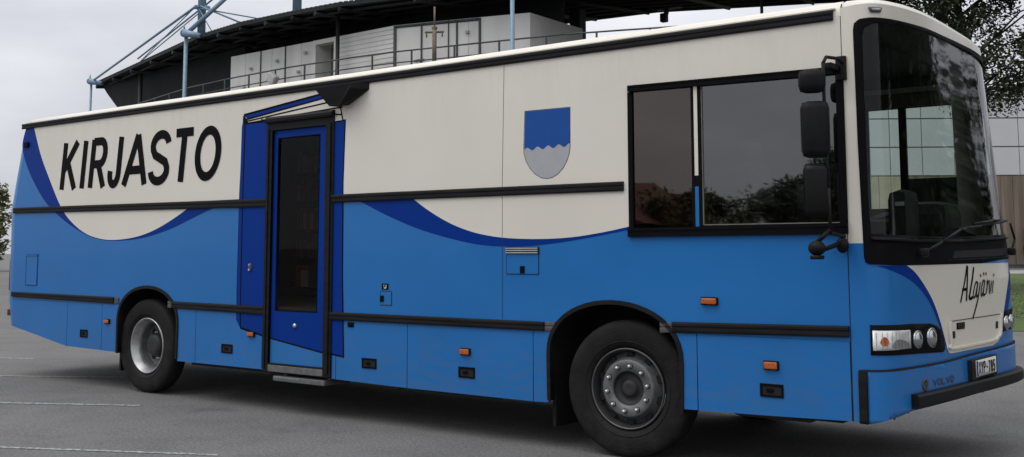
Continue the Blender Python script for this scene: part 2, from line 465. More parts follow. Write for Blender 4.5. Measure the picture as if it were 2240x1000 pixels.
# ================================================================== GRANDSTAND
CAMP = Vector((10.0247, -6.7207, 1.5115))
def far(p, k=1.125): p = Vector(p); return tuple(CAMP + (p - CAMP) * k)
gs = thing('grandstand', (-22, 28, 0), 'grandstand with dark cantilevered roof, white booths and blue steel masts behind the bus', 'grandstand')
RAIL = [(-47, 29.2), (-41.4, 27.2), (-34.7, 25.5), (-30.3, 24.9), (-26.0, 24.6), (-21.9, 24.65), (-19.8, 24.8), (-15.7, 25.5), (-12.1, 26.15), (-9.8, 26.9), (-7.2, 27.8), (0, 30.6)]
EAVE = [(-50.1, 29.7), (-33.1, 24.7), (-28.96, 24.05), (-25.3, 24.0), (-22.4, 24.1), (-14.9, 25.5), (-6.2, 28.0), (4, 32)]
INNER = [(-47, 39.5), (-30, 36.3), (-26.5, 36.2), (-23, 36.15), (-19.07, 36.1), (-13.81, 36.72), (-7.04, 39.58), (4, 45)]
EZ, IZ = 12.1, 13.0
# roof: underside, top, fascia
bm = bmesh.new()
n_ = len(EAVE)
for i in range(n_ - 1):
    e0, e1, q0, q1 = EAVE[i], EAVE[i + 1], INNER[i], INNER[i + 1]
    poly(bm, [(*e0, EZ - .12), (*e1, EZ - .12), (*q1, IZ), (*q0, IZ)], 0)
    poly(bm, [(*e0, EZ + .04), (*q0, IZ + .25), (*q1, IZ + .25), (*e1, EZ + .04)], 0)
    poly(bm, [(*e0, EZ - .12), (*e0, EZ + .04), (*e1, EZ + .04), (*e1, EZ - .12)], 0)
    poly(bm, [(*q0, IZ), (*q1, IZ), (*q1, IZ + .25), (*q0, IZ + .25)], 0)
for k in (0, n_ - 1):
    poly(bm, [(*EAVE[k], EZ - .12), (*INNER[k], IZ), (*INNER[k], IZ + .25), (*EAVE[k], EZ + .04)], 0)
# corrugated edge teeth and purlins under the sheet
for i in range(n_ - 1):
    a, b = Vector(EAVE[i]), Vector(EAVE[i + 1]); c, d = Vector(INNER[i]), Vector(INNER[i + 1])
    for f in [0.05 + .105 * k for k in range(10)]:
        p, q = a.lerp(c, f), b.lerp(d, f); z = EZ - .12 + (IZ - EZ + .12) * f
        bar(bm, (p.x, p.y, z - .09), (q.x, q.y, z - .09), .09, n=4, mi=1)
    N = int((b - a).length / .28)
    for k in range(N):
        p = a.lerp(b, k / N); bar(bm, (p.x, p.y, EZ + .03), (p.x, p.y + .22, EZ + .09), .06, n=4, mi=0)
    M_ = max(2, int((b - a).length / 3.2))
    for k in range(M_ + 1):
        p, q = a.lerp(b, k / M_), c.lerp(d, k / M_)
        q = p.lerp(q, .93); bar(bm, (p.x, p.y, EZ - .24), (q.x, q.y, IZ - .3), .12, n=4, mi=1)
roof = obj('roof', bm, ['roofdark', 'joist'], gs)
# balcony deck + lower building
bm = bmesh.new()
for a, b in zip(RAIL[1:-1], RAIL[2:]):
    o = Vector((0.15, 5.5))
    pts = [(a[0], a[1] - .15, 8.55), (b[0], b[1] - .15, 8.55), (b[0] + .15, b[1] + 9, 8.55), (a[0] + .15, a[1] + 9, 8.55)]
    prism(bm, pts, (0, 0, .25))
for a, b in zip(RAIL[2:-3], RAIL[3:-2]):
    prism(bm, [(a[0], a[1] + 1.2, 0), (b[0], b[1] + 1.2, 0), (b[0], b[1] + 8, 0), (a[0], a[1] + 8, 0)], (0, 0, 8.54))
obj('balcony_deck', bm, 'concrete', gs)
# white commentary booths in a row
FACE = [(-32.6, 26.45), (-30.19, 26.38), (-28.32, 26.32), (-26.2, 26.26), (-24.74, 26.2), (-20.9, 26.05), (-19.62, 26.35), (-18.38, 26.68), (-18.0, 26.78), (-16.98, 27.05), (-14.8, 27.62)]
FACE = [(10.02 + (x - 10.02) * .98, -6.72 + (y + 6.72) * .98) for x, y in FACE]
BT = 11.1
def wall_strip(bm, a, b, z0, z1, depth, mi=0):
    prism(bm, [(a[0], a[1], z0), (b[0], b[1], z0), (b[0], b[1] + depth, z0), (a[0], a[1] + depth, z0)], (0, 0, z1 - z0), mi)
bm = bmesh.new()
for i in range(10):
    if i == 3: continue
    wall_strip(bm, FACE[i], FACE[i + 1], 8.8, BT, 2.6 if i < 9 else 3.9)
wall_strip(bm, (FACE[3][0], FACE[3][1] + .9), (FACE[4][0], FACE[4][1] + .9), 8.8, BT, 1.7, 1)
for k in range(11):
    z = 8.95 + k * .2; a, b = FACE[4], FACE[5]
    bar(bm, (a[0] + .1, a[1] - .004, z), (b[0] - .1, b[1] - .004, z), .012, n=4, mi=2)
for i, f in ((0, .5), (1, .45), (2, .55), (8, .5)):
    a, b = Vector(FACE[i]), Vector(FACE[i + 1]); p = a.lerp(b, f); bar(bm, (p.x, p.y - .002, 8.8), (p.x, p.y - .002, BT - .02), .012, n=4, mi=2)
booth = obj('booth_wall', bm, ['sheet', 'sheetdark', mat('groove_grey', (.50, .49, .47), .7, noise=.05)], gs)
# frames, joints, dark cap above the booths
for i, w in ((1, .045), (2, .05), (7, .03)):
    bm = bmesh.new(); x, y = FACE[i]; bx(bm, x - w / 2, x + w / 2, y - .05, y + .03, 8.8, BT); obj('joint_strip', bm, 'railsteel', booth)
bm = bmesh.new()
for i, w in ((6, .06), (5, .13), (8, .07), (9, .09)):
    x, y = FACE[i]; bx(bm, x - w / 2, x + w / 2, y - .05, y + .03, 8.8, BT - .03)
for a, b in zip(FACE[5:9], FACE[6:10]):
    bar(bm, (a[0], a[1] - .03, BT - .08), (b[0], b[1] - .03, BT - .08), .06, n=4)
obj('frame', bm, 'railsteel', booth)
bm = bmesh.new()
for i in (3, 4):
    x, y = FACE[i]; bx(bm, x - .09, x + .09, y - .06, y + .9, 8.8, BT)
prism(bm, [(FACE[3][0] + .09, FACE[3][1] - .06, BT - .2), (FACE[4][0] - .09, FACE[4][1] - .06, BT - .2), (FACE[4][0] - .09, FACE[4][1] + .3, BT - .2), (FACE[3][0] + .09, FACE[3][1] + .3, BT - .2)], (0, 0, .198))
obj('door_frame', bm, 'sheet', booth)
for x, y, z in ((-30.9, 26.33, 10.5), (-31.4, 26.35, 9.6), (-28.9, 26.27, 10.65), (-26.8, 26.2, 10.8), (-27.3, 26.22, 9.95), (-17.5, 26.85, 10.7)):
    x, y, z = 10.02 + (x - 10.02) * .98, -6.72 + (y + 6.72) * .98 - .02, 1.51 + (z - 1.51) * .98; bm = bmesh.new(); box(bm, (x, y, z), (.16, .1, .13), bevel=.03); obj('wall_lamp', bm, 'lampgrey', booth)
for x, y in ((-19.62, 26.25), (-16.98, 26.95)):
    x, y = 10.02 + (x - 10.02) * .98, -6.72 + (y + 6.72) * .98; bm = bmesh.new(); bx(bm, x - .28, x + .28, y - .1, y - .02, 9.42, 9.5); bar(bm, (x, y, 9.46), (x, y - .16, 9.46), .05); obj('door_handle', bm, 'railsteel', booth)
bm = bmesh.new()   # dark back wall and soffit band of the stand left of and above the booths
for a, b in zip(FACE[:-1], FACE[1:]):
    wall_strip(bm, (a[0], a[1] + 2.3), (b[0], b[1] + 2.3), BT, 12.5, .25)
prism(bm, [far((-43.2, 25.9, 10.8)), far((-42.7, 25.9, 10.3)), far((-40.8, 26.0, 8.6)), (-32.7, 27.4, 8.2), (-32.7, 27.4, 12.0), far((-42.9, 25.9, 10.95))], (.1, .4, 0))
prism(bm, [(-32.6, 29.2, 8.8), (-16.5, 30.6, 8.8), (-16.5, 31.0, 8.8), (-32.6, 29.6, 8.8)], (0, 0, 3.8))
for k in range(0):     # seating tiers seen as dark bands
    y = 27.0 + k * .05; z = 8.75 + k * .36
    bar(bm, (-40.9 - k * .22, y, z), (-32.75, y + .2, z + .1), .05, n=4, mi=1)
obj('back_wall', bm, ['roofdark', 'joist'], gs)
bm = bmesh.new()   # seating tiers under the roof, falling to the field
for k in range(10):
    z = 8.3 - k * .42; d = 9 + k * .8
    for a, b in zip(RAIL[2:-3], RAIL[3:-2]):
        prism(bm, [(a[0], a[1] + d, z - .42), (b[0], b[1] + d, z - .42), (b[0], b[1] + d + .8, z - .42), (a[0], a[1] + d + .8, z - .42)], (0, 0, .42))
obj('seating_tiers', bm, 'concrete', gs)
# railing
bm = bmesh.new()
for z, r in ((9.8, .035), (9.33, .028), (8.95, .022)):
    for a, b in zip(RAIL[:-1], RAIL[1:]): bar(bm, (*a, z), (*b, z), r, n=6)
acc = 0
for a, b in zip(RAIL[:-1], RAIL[1:]):
    L = (Vector(b) - Vector(a)).length; t = (2.05 - acc) if acc else 0
    while t < L:
        p = Vector(a).lerp(Vector(b), t / L); bx(bm, p.x - .03, p.x + .03, p.y - .03, p.y + .03, 8.8, 9.8); t += 2.05
    acc = 2.05 - (t - L) if t > L else 0
obj('railing', bm, 'railsteel', gs)
# posts
def post(name, x, y, z0, z1, r, m, square=False):
    bm = bmesh.new()
    if square: bx(bm, x - r, x + r, y - r, y + r, z0, z1, bevel=r * .2)
    else: bar(bm, (x, y, z0), (x, y, z1), r, n=12)
    return obj(name, bm, m, gs)
post('post', -23.41, 25.03, 0, 12.01, .09, 'joist')
post('post', -43.33, 28.40, 0, 11.90, .12, 'joist')
post('post', -33.56, 24.44, 0, 12.19, .10, 'bluesteel')
post('post', -13.85, 25.14, 0, 12.08, .085, 'bluesteel')
post('post', -49.80, 29.19, 0, 12.08, .07, 'bluesteel')
post('post', -5.90, 30.45, 0, 11.40, .06, 'joist')
post('column', -14.6, 30.9, 0, 12.0, .27, 'joist', True)
bm = bmesh.new()   # rusty pipe with cross head in front of the booths
DPX = 0
bar(bm, (-16.0, 23.03, 8.5), (-16.0, 23.03, 10.0), .085, n=10)
bar(bm, (-16.0, 23.03, 10.0), (-16.0, 23.03, 10.85), .035, n=8)
bar(bm, (-16.32, 22.85, 9.86), (-15.68, 23.2, 9.86), .045, n=8)
bar(bm, (-16.27, 22.88, 9.86), (-16.27, 22.88, 9.66), .03, n=6)
bar(bm, (-15.73, 23.17, 9.86), (-15.73, 23.17, 9.66), .03, n=6)
box(bm, (-16.0, 23.03, 10.02), (.17, .17, .12), bevel=.03)
obj('drain_pipe', bm, 'rust', gs)
# masts and stays
bm = bmesh.new(); bar(bm, far((-28.36, 21.5, 11.02)), far((-28.36, 21.5, 18)), .2, n=16)
for k in range(5): box(bm, far((-28.36, 21.5, 12.30)), (.8, .05, .13), rotz=.5 * k)
mast1 = obj('mast', bm, 'bluesteel', gs)
bm = bmesh.new(); bar(bm, far((-24.03, 23.2, 11.2)), far((-24.03, 23.2, 18)), .22, n=16); obj('mast', bm, 'bluesteel', gs)
bm = bmesh.new(); bar(bm, far((-18.3, 21.5, 11.1)), far((-17.6, 21.6, 13)), .45, .5, n=16); obj('mast', bm, 'bluesteel', gs)
H = (-28.4, 21.2, 12.3)
for a, b, r in (((-43.0, 25.2, 10.95), H, .075), ((-37.0, 24.2, 11.25), H, .03), ((-36.6, 24.0, 11.2), (-28.3, 21.3, 12.0), .035), ((-36.8, 23.9, 11.3), (-27.36, 21.66, 12.8), .055),
                ((-26.6, 22.3, 11.5), (-28.2, 21.3, 12.3), .05), ((-26.0, 22.8, 11.7), (-28.2, 21.3, 12.2), .04), ((-27.6, 21.5, 11.1), (-28.3, 21.3, 12.2), .03)):
    bm = bmesh.new(); bar(bm, far(a), far(b), r * .85, n=8); obj('stay_cable', bm, 'bluesteel', gs)
bm = bmesh.new(); bar(bm, far((-28.7, 20.95, 11.05)), far((-26.4, 22.3, 13.4)), .11, n=12); obj('strut', bm, 'bluesteel', gs)
for x, y, z, r in ((-28.7, 20.85, 11.08, .2), (-43.12, 25.1, 10.92, .2)):
    bm = bmesh.new(); x, y, z = far((x, y, z))
    for k in range(3):
        bmesh.ops.create_cone(bm, cap_ends=True, segments=20, radius1=r, radius2=r, depth=.09, matrix=Matrix.Translation((x, y, z)) @ Matrix.Rotation(R(60 * k + 20), 4, 'Z') @ Matrix.Rotation(R(90), 4, 'X'))
    bar(bm, (x, y, z), (x + .9, y + .3, z - .2), .2, .12, n=12)
    bar(bm, (x, y, z + .1), (x, y, z + .42), .06, .03, n=8)
    obj('cable_node', bm, 'bluesteel', gs)
bm = bmesh.new()      # floodlight clamped on the railing
box(bm, (-26.9, 24.35, 9.32), (.55, .3, .5), rot=Matrix.Rotation(R(35), 3, 'Y'), bevel=.1)
bar(bm, (-26.8, 24.5, 8.9), (-26.8, 24.4, 9.2), .05); bx(bm, -27.0, -26.5, 24.3, 24.6, 8.86, 8.92)
bar(bm, (-27.2, 24.35, 9.6), (-26.9, 24.35, 9.45), .06)
obj('floodlight', bm, 'lampgrey', gs)
bm = bmesh.new()      # lamp hanging from the far roof edge
box(bm, (-12.9, 35.6, 12.25), (.32, .3, .42), bevel=.06); bar(bm, (-12.8, 35.6, 12.4), (-12.7, 35.6, 12.8), .12); bx(bm, -13.2, -12.0, 35.4, 35.8, 12.62, 12.8)
obj('hanging_lamp', bm, 'joist', gs)

# ================================================================== PANEL HALL far right
hall = thing('sports_hall', (-8, 90, 0), 'pale panel-clad hall with brown lower wall beyond the lawn', 'hall')
hd = Vector((.80, .60, 0)).normalized(); hd = Vector((.83, .557, 0)).normalized(); hn = Vector((hd.y, -hd.x, 0))
H0 = Vector((-17.03, 82.46, 0))      # left reference joint
def hp(s, z, out=0): return H0 + hd * s + hn * out + Vector((0, 0, z))
bm = bmesh.new()
prism(bm, [hp(-30, 0, -.3), hp(60, 0, -.3), hp(60, 15.2, -.3), hp(-30, 15.2, -.3)], -hn * 25)
obj('hall_body', bm, 'joint', hall)
bm = bmesh.new()
PW, PH = 2.66, 2.42
for i in range(-11, 22):
    for j in range(3):
        s0, z0 = i * PW + .03, 7.75 + j * PH + .03
        prism(bm, [hp(s0, z0, -.298), hp(s0 + PW - .06, z0, -.298), hp(s0 + PW - .06, z0 + PH - .1, -.298), hp(s0, z0 + PH - .1, -.298)], hn * .1)
obj('wall_panels', bm, 'hall', hall)
bm = bmesh.new()
for i in range(-30, 60):
    prism(bm, [hp(i * 1.0, .3, -.298), hp(i * 1.0 + .97, .3, -.298), hp(i * 1.0 + .97, 7.7, -.298), hp(i * 1.0, 7.7, -.298)], hn * (.06 + .02 * (i % 3)), 1 if -14 < i < 1 else 0)
obj('lower_wall', bm, ['brown', mat('beige_cladding', (.40, .36, .27), .7, noise=.12, nscale=.8)], hall)
for s in (6, 12, 18, 27, 36):
    bm = bmesh.new(); prism(bm, [hp(s, .1, -.15), hp(s + 2.2, .1, -.15), hp(s + 2.2, 5.2, -.15), hp(s, 5.2, -.15)], hn * .05); obj('door', bm, 'roofdark', hall)

# ================================================================== TREES
def leaf_mesh(clumps, per, size, seed, flat=1.0):
    rr = random.Random(seed); vs, fs = [], []
    for (c, r) in clumps:
        n = int(per * rr.uniform(.6, 1.3))
        for _ in range(n):
            while True:
                d = Vector((rr.uniform(-1, 1), rr.uniform(-1, 1), rr.uniform(-1, 1)))
                if d.length <= 1: break
            p = c + Vector((d.x * r, d.y * r, d.z * r * .75 * flat))
            a = Vector((rr.gauss(0, 1), rr.gauss(0, 1), rr.gauss(0, .7))).normalized()
            b = a.cross(Vector((rr.gauss(0, 1), rr.gauss(0, 1), rr.gauss(0, 1)))).normalized()
            s = size * rr.uniform(.6, 1.5); k = len(vs)
            vs += [p - a * s, p + b * s * .45, p + a * s, p - b * s * .45]; fs.append((k, k + 1, k + 2, k + 3))
    me = bpy.data.meshes.new('leaves'); me.from_pydata([tuple(v) for v in vs], [], fs); return me

def tree(name, loc, h, crown0, rad, label, leafm, seed, nclump=60, per=90, size=.12, group=None, trunk_r=.22, cx=0.0, kind='round', clr=.9, br=1.0):
    rr = random.Random(seed); x, y = loc
    t = thing(name, (x, y, 0), label, 'tree', group)
    bm = bmesh.new()
    pts = [Vector((x + rr.uniform(-.12, .12) * k * .5, y + rr.uniform(-.12, .12) * k * .5, h * .92 * k / 7)) for k in range(8)]; pts[0] = Vector((x, y, -.05))
    for k in range(7): bar(bm, pts[k], pts[k + 1], trunk_r * (1 - k / 8.2), trunk_r * (1 - (k + 1) / 8.2), n=10)
    clumps = []
    for _ in range(nclump):
        zt = rr.random()
        if kind == 'cone': rz = rad * (1 - zt) ** .8 + .25
        else: rz = rad * math.sqrt(max(.05, 1 - (2 * zt - 1) ** 2))
        a = rr.uniform(0, 6.283); q = math.sqrt(rr.uniform(.12, 1.0)) * rz
        c = Vector((x + cx + q * math.cos(a), y + q * math.sin(a), crown0 + (h - crown0) * zt))
        clumps.append((c, clr * rr.uniform(.55, 1.25)))
        if rr.random() < .55:
            kz = min(h * .85, max(crown0 * .8, c.z - q * .45)); f = kz / (h * .92) * 7; i = min(6, int(f)); s0 = pts[i].lerp(pts[i + 1], f - i)
            mid = s0.lerp(c, .5) + Vector((0, 0, .15 * q))
            bar(bm, s0, mid, trunk_r * .32 * br, trunk_r * .18 * br, n=6); bar(bm, mid, c, trunk_r * .18 * br, .012, n=5)
    obj('trunk', bm, 'bark', t)
    obj('crown', leaf_mesh(clumps, per, size, seed + 1), leafm, t)
    return t
tree('broadleaf_tree', (.22, 35.2), 17.5, 7.1, 4.9, 'tall dark leafy tree overhanging the front of the bus on the right', 'leaf', 11, nclump=180, per=270, size=.08, trunk_r=.30, cx=.8, clr=.85, br=.55)
# trees beyond the right frame edge: seen mirrored in the windscreen
for i, (x, y, h, lab) in enumerate(((19, 17, 15, 'broad dark tree on the lawn mirrored in the windscreen'), (25, 23, 17, 'taller dark tree on the lawn behind the broad one'), (23.5, 30, 13, 'slim dark tree on the lawn nearest the hall'), (30, 14, 14, 'dark tree on the lawn farthest from the bus'))):
    tree('lawn_tree', (x, y), h, .3, 5.0, lab, 'needle', 30 + i, nclump=200, per=230, size=.17, group='trees on the lawn right of the bus', clr=1.75)
# far trees at the left edge
for i, (x, y, h, lab) in enumerate(((-71.9, 33.4, 6.6, 'small olive tree at the left edge beside the rear of the bus'), (-80, 33.0, 8.5, 'larger olive tree at the left edge, farther from the bus'), (-70, 41, 6.2, 'olive tree half hidden behind the rear of the bus'))):
    tree('far_tree', (x, y), h, .8, 2.6, lab, 'leaf2', 60 + i, nclump=60, per=70, size=.2, group='far trees left of the bus', kind='round')
for i, (x, y, lab) in enumerate(((-6.2, 88.5, 'dark shrub against the brown hall wall at the right edge'), (-3.6, 90.5, 'second dark shrub along the hall wall, right of the first'))):
    tree('shrub', (x, y), 3.9 - i * .5, .1, 1.7, lab, 'leaf', 70 + i, nclump=40, per=90, size=.16, group='shrubs along the hall', trunk_r=.08)
# the row across the street behind the photographer, seen in the side windows
HT = [(-12.5, -37), (-8.6, -41), (-5.3, -38), (-1.5, -42), (2.2, -37.5), (5.6, -41), (-21, -44), (-25, -40), (9.5, -39), (13.5, -43)]
for i, (x, y) in enumerate(HT):
    side_word = ['low bushy', 'round', 'taller', 'wide', 'short', 'thin', 'far', 'leafy', 'small', 'last'][i]
    tree('street_tree', (x, y), 4.1 + (i * 37 % 5) * .35, .3, 3.1, f'{side_word} street tree mirrored in the long side window', 'leaf2' if i % 3 == 0 else 'leaf', 80 + i, nclump=70, per=260, size=.11, group='street trees mirrored in the side window', trunk_r=.15)
house = thing('house', (-17, -37, 0), 'house with red gabled roof mirrored in the narrow side window', 'house')
bm = bmesh.new(); bx(bm, -21, -13, -41, -33, 0, 2.7); obj('wall', bm, 'housewall', house)
bm = bmesh.new(); prism(bm, [(-21.6, -32.6, 2.6), (-12.4, -32.6, 2.6), (-17, -32.6, 5.0)], (0, -8.8, 0)); obj('roof', bm, 'redroof', house)
for x in (-19.5, -17, -14.6):
    bm = bmesh.new(); bx(bm, x - .5, x + .5, -33.02, -32.96, 1.0, 2.3); obj('window', bm, 'joint', house)
#BUS#
# ================================================================== LIBRARY BUS
bus = thing('library_bus', (2.6, 1.25, 0), 'white and blue library bus with curving wave livery parked on the asphalt', 'bus')
W = 2.5
def arch(cx, hw, zt, zb, n=24):
    """wheel-arch opening, left foot to right foot"""
    zs = zb + .34
    top = [(cx + hw * math.cos(R(180 - 180 * i / n)), zs + (zt - zs) * math.sin(R(180 * i / n)) ** .85) for i in range(n + 1)]
    return [(cx - hw * .99, zb)] + top + [(cx + hw * .99, zb)]
RA = (.080, .555, 1.143)
FA = (5.908, .585, 1.142)
Z0 = .93           # upper skin / skirt split
rearline = [(-2.735, Z0), (-2.752, 1.5), (-2.777, 2.056), (-2.70, 2.42), (-2.60, 2.86), (-2.56, 3.04)]
DOOR = (1.996, 2.93, .368, 2.80)
WIN = (6.085, 7.672, 1.64, 2.72)
def arch_top(a): return [(x, z) for x, z in arch(a[0], a[1], a[2], .36) if z > Z0]
ra, fa = arch_top(RA), arch_top(FA)
def edge_at(a, z):
    pts = arch(a[0], a[1], a[2], .36); n = len(pts) // 2
    for p, q in zip(pts[:n], pts[1:n]):
        if p[1] <= z <= q[1]: return p[0] + (q[0] - p[0]) * (z - p[1]) / max(1e-6, q[1] - p[1])
rl, fl = edge_at(RA, Z0), edge_at(FA, Z0)
outer = rearline[::-1][::-1]
upper = [(-2.735, Z0), (rl, Z0)] + ra + [(2 * RA[0] - rl, Z0), (fl, Z0)] + fa + [(2 * FA[0] - fl, Z0), (7.69, Z0), (7.69, 3.05)] + rearline[::-1][:-1]
winhole = [(WIN[0], WIN[2]), (WIN[1], WIN[2]), (WIN[1], 2.69), (WIN[0], WIN[3])]
# door cut-out is open to the bottom: subtract from the outline
ub = []
for p in upper: ub.append(p)
i0 = next(i for i, p in enumerate(ub) if p == (2 * RA[0] - rl, Z0))
ub[i0 + 1:i0 + 1] = [(DOOR[0], Z0), (DOOR[0], DOOR[3]), (DOOR[1], DOOR[3]), (DOOR[1], Z0)]

BODY = ['blue', 'white', 'navy', 'vinyl', 'gap', 'interior']
bm = bmesh.new()
side(bm, [ub, winhole], 0.0, .02, 0)
# --- livery sheets (vinyl on the skin)
sw1 = smooth_curve([(-2.399, 3.034), (-2.214, 2.683), (-2.003, 2.394), (-1.756, 2.084), (-1.543, 1.900), (-1.241, 1.746), (-.953, 1.670), (-.632, 1.641), (-.237, 1.663), (.099, 1.724), (.421, 1.827), (.739, 1.960), (.86, 2.03)], 6)
dk1 = smooth_curve([(-2.60, 3.034), (-2.665, 2.824), (-2.548, 2.588), (-2.346, 2.353), (-2.085, 2.121), (-1.849, 1.982), (-1.538, 1.836), (-1.191, 1.714), (-.906, 1.654), (-.586, 1.631), (-.150, 1.648), (.183, 1.694), (.504, 1.763), (.814, 1.853), (1.173, 1.953), (1.52, 2.03)], 6)
side(bm, [dk1 + [(1.57, 2.03), (1.57, 2.2), (1.55, 3.034)]], -.0012, 0, 2)
side(bm, [sw1 + [(1.585, 2.03), (1.585, 2.2), (1.99, 3.034)]], -.0024, 0, 1)
sw2 = smooth_curve([(3.80, 2.03), (3.940, 1.945), (4.103, 1.850), (4.308, 1.753), (4.507, 1.685), (4.701, 1.642), (4.935, 1.614), (5.250, 1.604), (5.552, 1.615), (5.841, 1.650), (6.083, 1.692)], 6)
dk2 = smooth_curve([(3.06, 2.03), (3.304, 1.943), (3.566, 1.839), (3.894, 1.725), (4.208, 1.643), (4.556, 1.575), (4.842, 1.548), (5.162, 1.550), (5.467, 1.577), (5.760, 1.617), (6.083, 1.668)], 6)
side(bm, [dk2 + [(6.083, 2.03)]], -.0012, 0, 2)
side(bm, [sw2 + [(6.083, 3.034), (2.93, 3.034), (2.93, 2.70), (3.05, 2.70), (3.04, 2.03)]], -.0024, 0, 1)
side(bm, [[(1.9, 2.81), (2.935, 2.81), (2.935, 3.034), (1.9, 3.034)]], -.0025, 0, 1)
side(bm, [[(6.083, 2.725), (7.674, 2.694), (7.674, 1.63), (7.69, 1.556), (7.69, 3.049), (6.083, 3.049)]], -.0024, 0, 1)
# thin seams between the side sheets
for x0, x1 in ((4.905, 4.885),):
    side(bm, [[(x0 - .0022, 3.03), (x0 + .0022, 3.03), (x1 + .0022, 2.03), (x1 - .0022, 2.03)]], -.0032, 0, 5)
    side(bm, [[(x1 - .002, 1.95), (x1 + .002, 1.95), (x1 + .002, .97), (x1 - .002, .97)]], -.0032, 0, 5)
bx(bm, 7.688, 7.694, -.0015, .02, .43, 3.05, 4)
# --- roof, rear, far side, floor
prof = [(0.0, 3.03), (0.004, 3.10), (.03, 3.135), (.09, 3.165), (.22, 3.195), (.6, 3.235), (1.25, 3.25), (1.9, 3.235), (2.28, 3.195), (2.41, 3.165), (2.47, 3.135), (2.496, 3.10), (2.5, 3.03)]
xs = [-2.56, -1.8, -1, 1, 2.2, 3.0, 5, 6.4, 7.0, 7.69]
def roofp(x, y, z):
    k = max(0, (-2.50 - x) / .4)
    return (x, y, z - .14 * k * k)
import struct
LIGHT_OPENINGS = {struct.unpack('f', struct.pack('f', v))[0] for v in (2.2, 6.4)}
rows = [[bm.verts.new(roofp(x, y, z)) for y, z in prof] for x in xs]
for a, b in zip(rows, rows[1:]):
    for i in range(len(prof) - 1):
        if i in (5, 6) and a[0].co.x in LIGHT_OPENINGS: continue      # roof openings added to light the interior
        f = bm.faces.new((a[i], b[i], b[i + 1], a[i + 1])); f.material_index = 1; f.smooth = True
bm.faces.new(rows[0]).material_index = 0
# rear end: rounded in plan, bulging in the middle height
zr = [.60, .72, .93, 1.25, 1.6, 2.056, 2.42, 2.86, 3.04]
def rear_x(z):
    pts = [(.60, -2.66), (.93, -2.735), (1.5, -2.752), (2.056, -2.777), (2.42, -2.70), (2.86, -2.60), (3.04, -2.56)]
    for (a, b), (c, d) in zip(pts, pts[1:]):
        if z <= c: return b + (d - b) * (z - a) / (c - a)
    return -2.56
nr = 9
rr_ = []
for z in zr:
    x0 = rear_x(z); dx = .38 * (1 - .28 * max(0, (z - 1.9) / 1.1)); row = []
    for k in range(nr + 1):
        t = R(90 * k / nr); row.append(bm.verts.new((x0 - dx * math.sin(t), .001 + .42 * (1 - math.cos(t)), z)))
    for k in range(nr + 1):
        t = R(90 - 90 * k / nr); row.append(bm.verts.new((x0 - dx * math.sin(t), W - .001 - .42 * (1 - math.cos(t)), z)))
    rr_.append(row)
for a, b in zip(rr_, rr_[1:]):
    for i in range(len(a) - 1):
        f = bm.faces.new((a[i], a[i + 1], b[i + 1], b[i])); f.smooth = True; f.material_index = 0
bm.faces.new(rr_[-1]).material_index = 0
# far side with its two cab windows, inner lining, floor
FW = [[(7.05, 1.87), (7.31, 1.87), (7.31, 2.73), (7.05, 2.73)], [(7.37, 2.12), (7.82, 2.12), (7.82, 2.73), (7.37, 2.73)]]
t_ = bmesh.new(); side(t_, [[(-2.74, .6), (-1.5, .36), (7.9, .36), (7.9, 3.04), (-2.56, 3.04)]] + FW, W - .02, .02, 0)  # far wall reaches low to stop light passing under the bus
for f in t_.faces:
    if f.calc_center_median().y < W - .015: f.material_index = 5
tm = bpy.data.meshes.new('t'); t_.to_mesh(tm); t_.free(); bm.from_mesh(tm); bpy.data.meshes.remove(tm)
side(bm, [[(p[0], p[1]) for p in ub], winhole], .022, .006, 5)                                  # lining near side
bx(bm, -2.5, 7.6, .66, W - .66, .92, .98, 5)
for x0, x1 in ((-2.5, -.58), (.72, 5.25), (6.56, 7.6)):
    for y0, y1 in ((.05, .6595), (W - .6595, W - .05)): bx(bm, x0, x1, y0, y1, .92, .98, 5)
#                                                     # floor
for x0, x1 in ((-2.5, 2.2), (3.0, 6.4), (7.0, 7.7)): bx(bm, x0, x1, .05, W - .05, 3.0, 3.02, 5)
for x0, x1 in ((2.2, 3.0), (6.4, 7.0)):
    bx(bm, x0, x1, .05, .6, 3.0, 3.02, 5); bx(bm, x0, x1, 1.9, W - .05, 3.0, 3.02, 5)
#                                                    # ceiling
for x0, x1 in ((-2.3, RA[0] - .60), (RA[0] + .60, 1.99), (2.94, FA[0] - .61), (FA[0] + .61, 7.66)):
    bx(bm, x0, x1, .035, .05, .64 if x0 < -1 else .46, .93, 4)                                                        # dark behind the skirt gaps
bx(bm, RA[0] + .7, FA[0] - .7, .07, W - .07, .345, .92, 4); bx(bm, 6.6, 7.6, .07, W - .07, .40, .92, 4); bx(bm, -2.4, -.65, .25, W - .25, .72, .92, 4)  # unseen underbody blocks, set low and wide to cut light beneath the bus
for a in (RA, FA):                                                                                # wheel housings
    pts = arch(a[0], a[1] + .012, a[2] + .012, .40)
    for y0, y1 in ((.0215, .62), (W - .62, W - .021)):
        for p, q in zip(pts, pts[1:]): poly(bm, [(p[0], y0, p[1]), (q[0], y0, q[1]), (q[0], y1, q[1]), (p[0], y1, p[1])], 4)
        ye = y1 if y0 < 1 else y0
        poly(bm, [(p[0], ye, p[1]) for p in pts], 4)
body = obj('body', bm, BODY, bus)

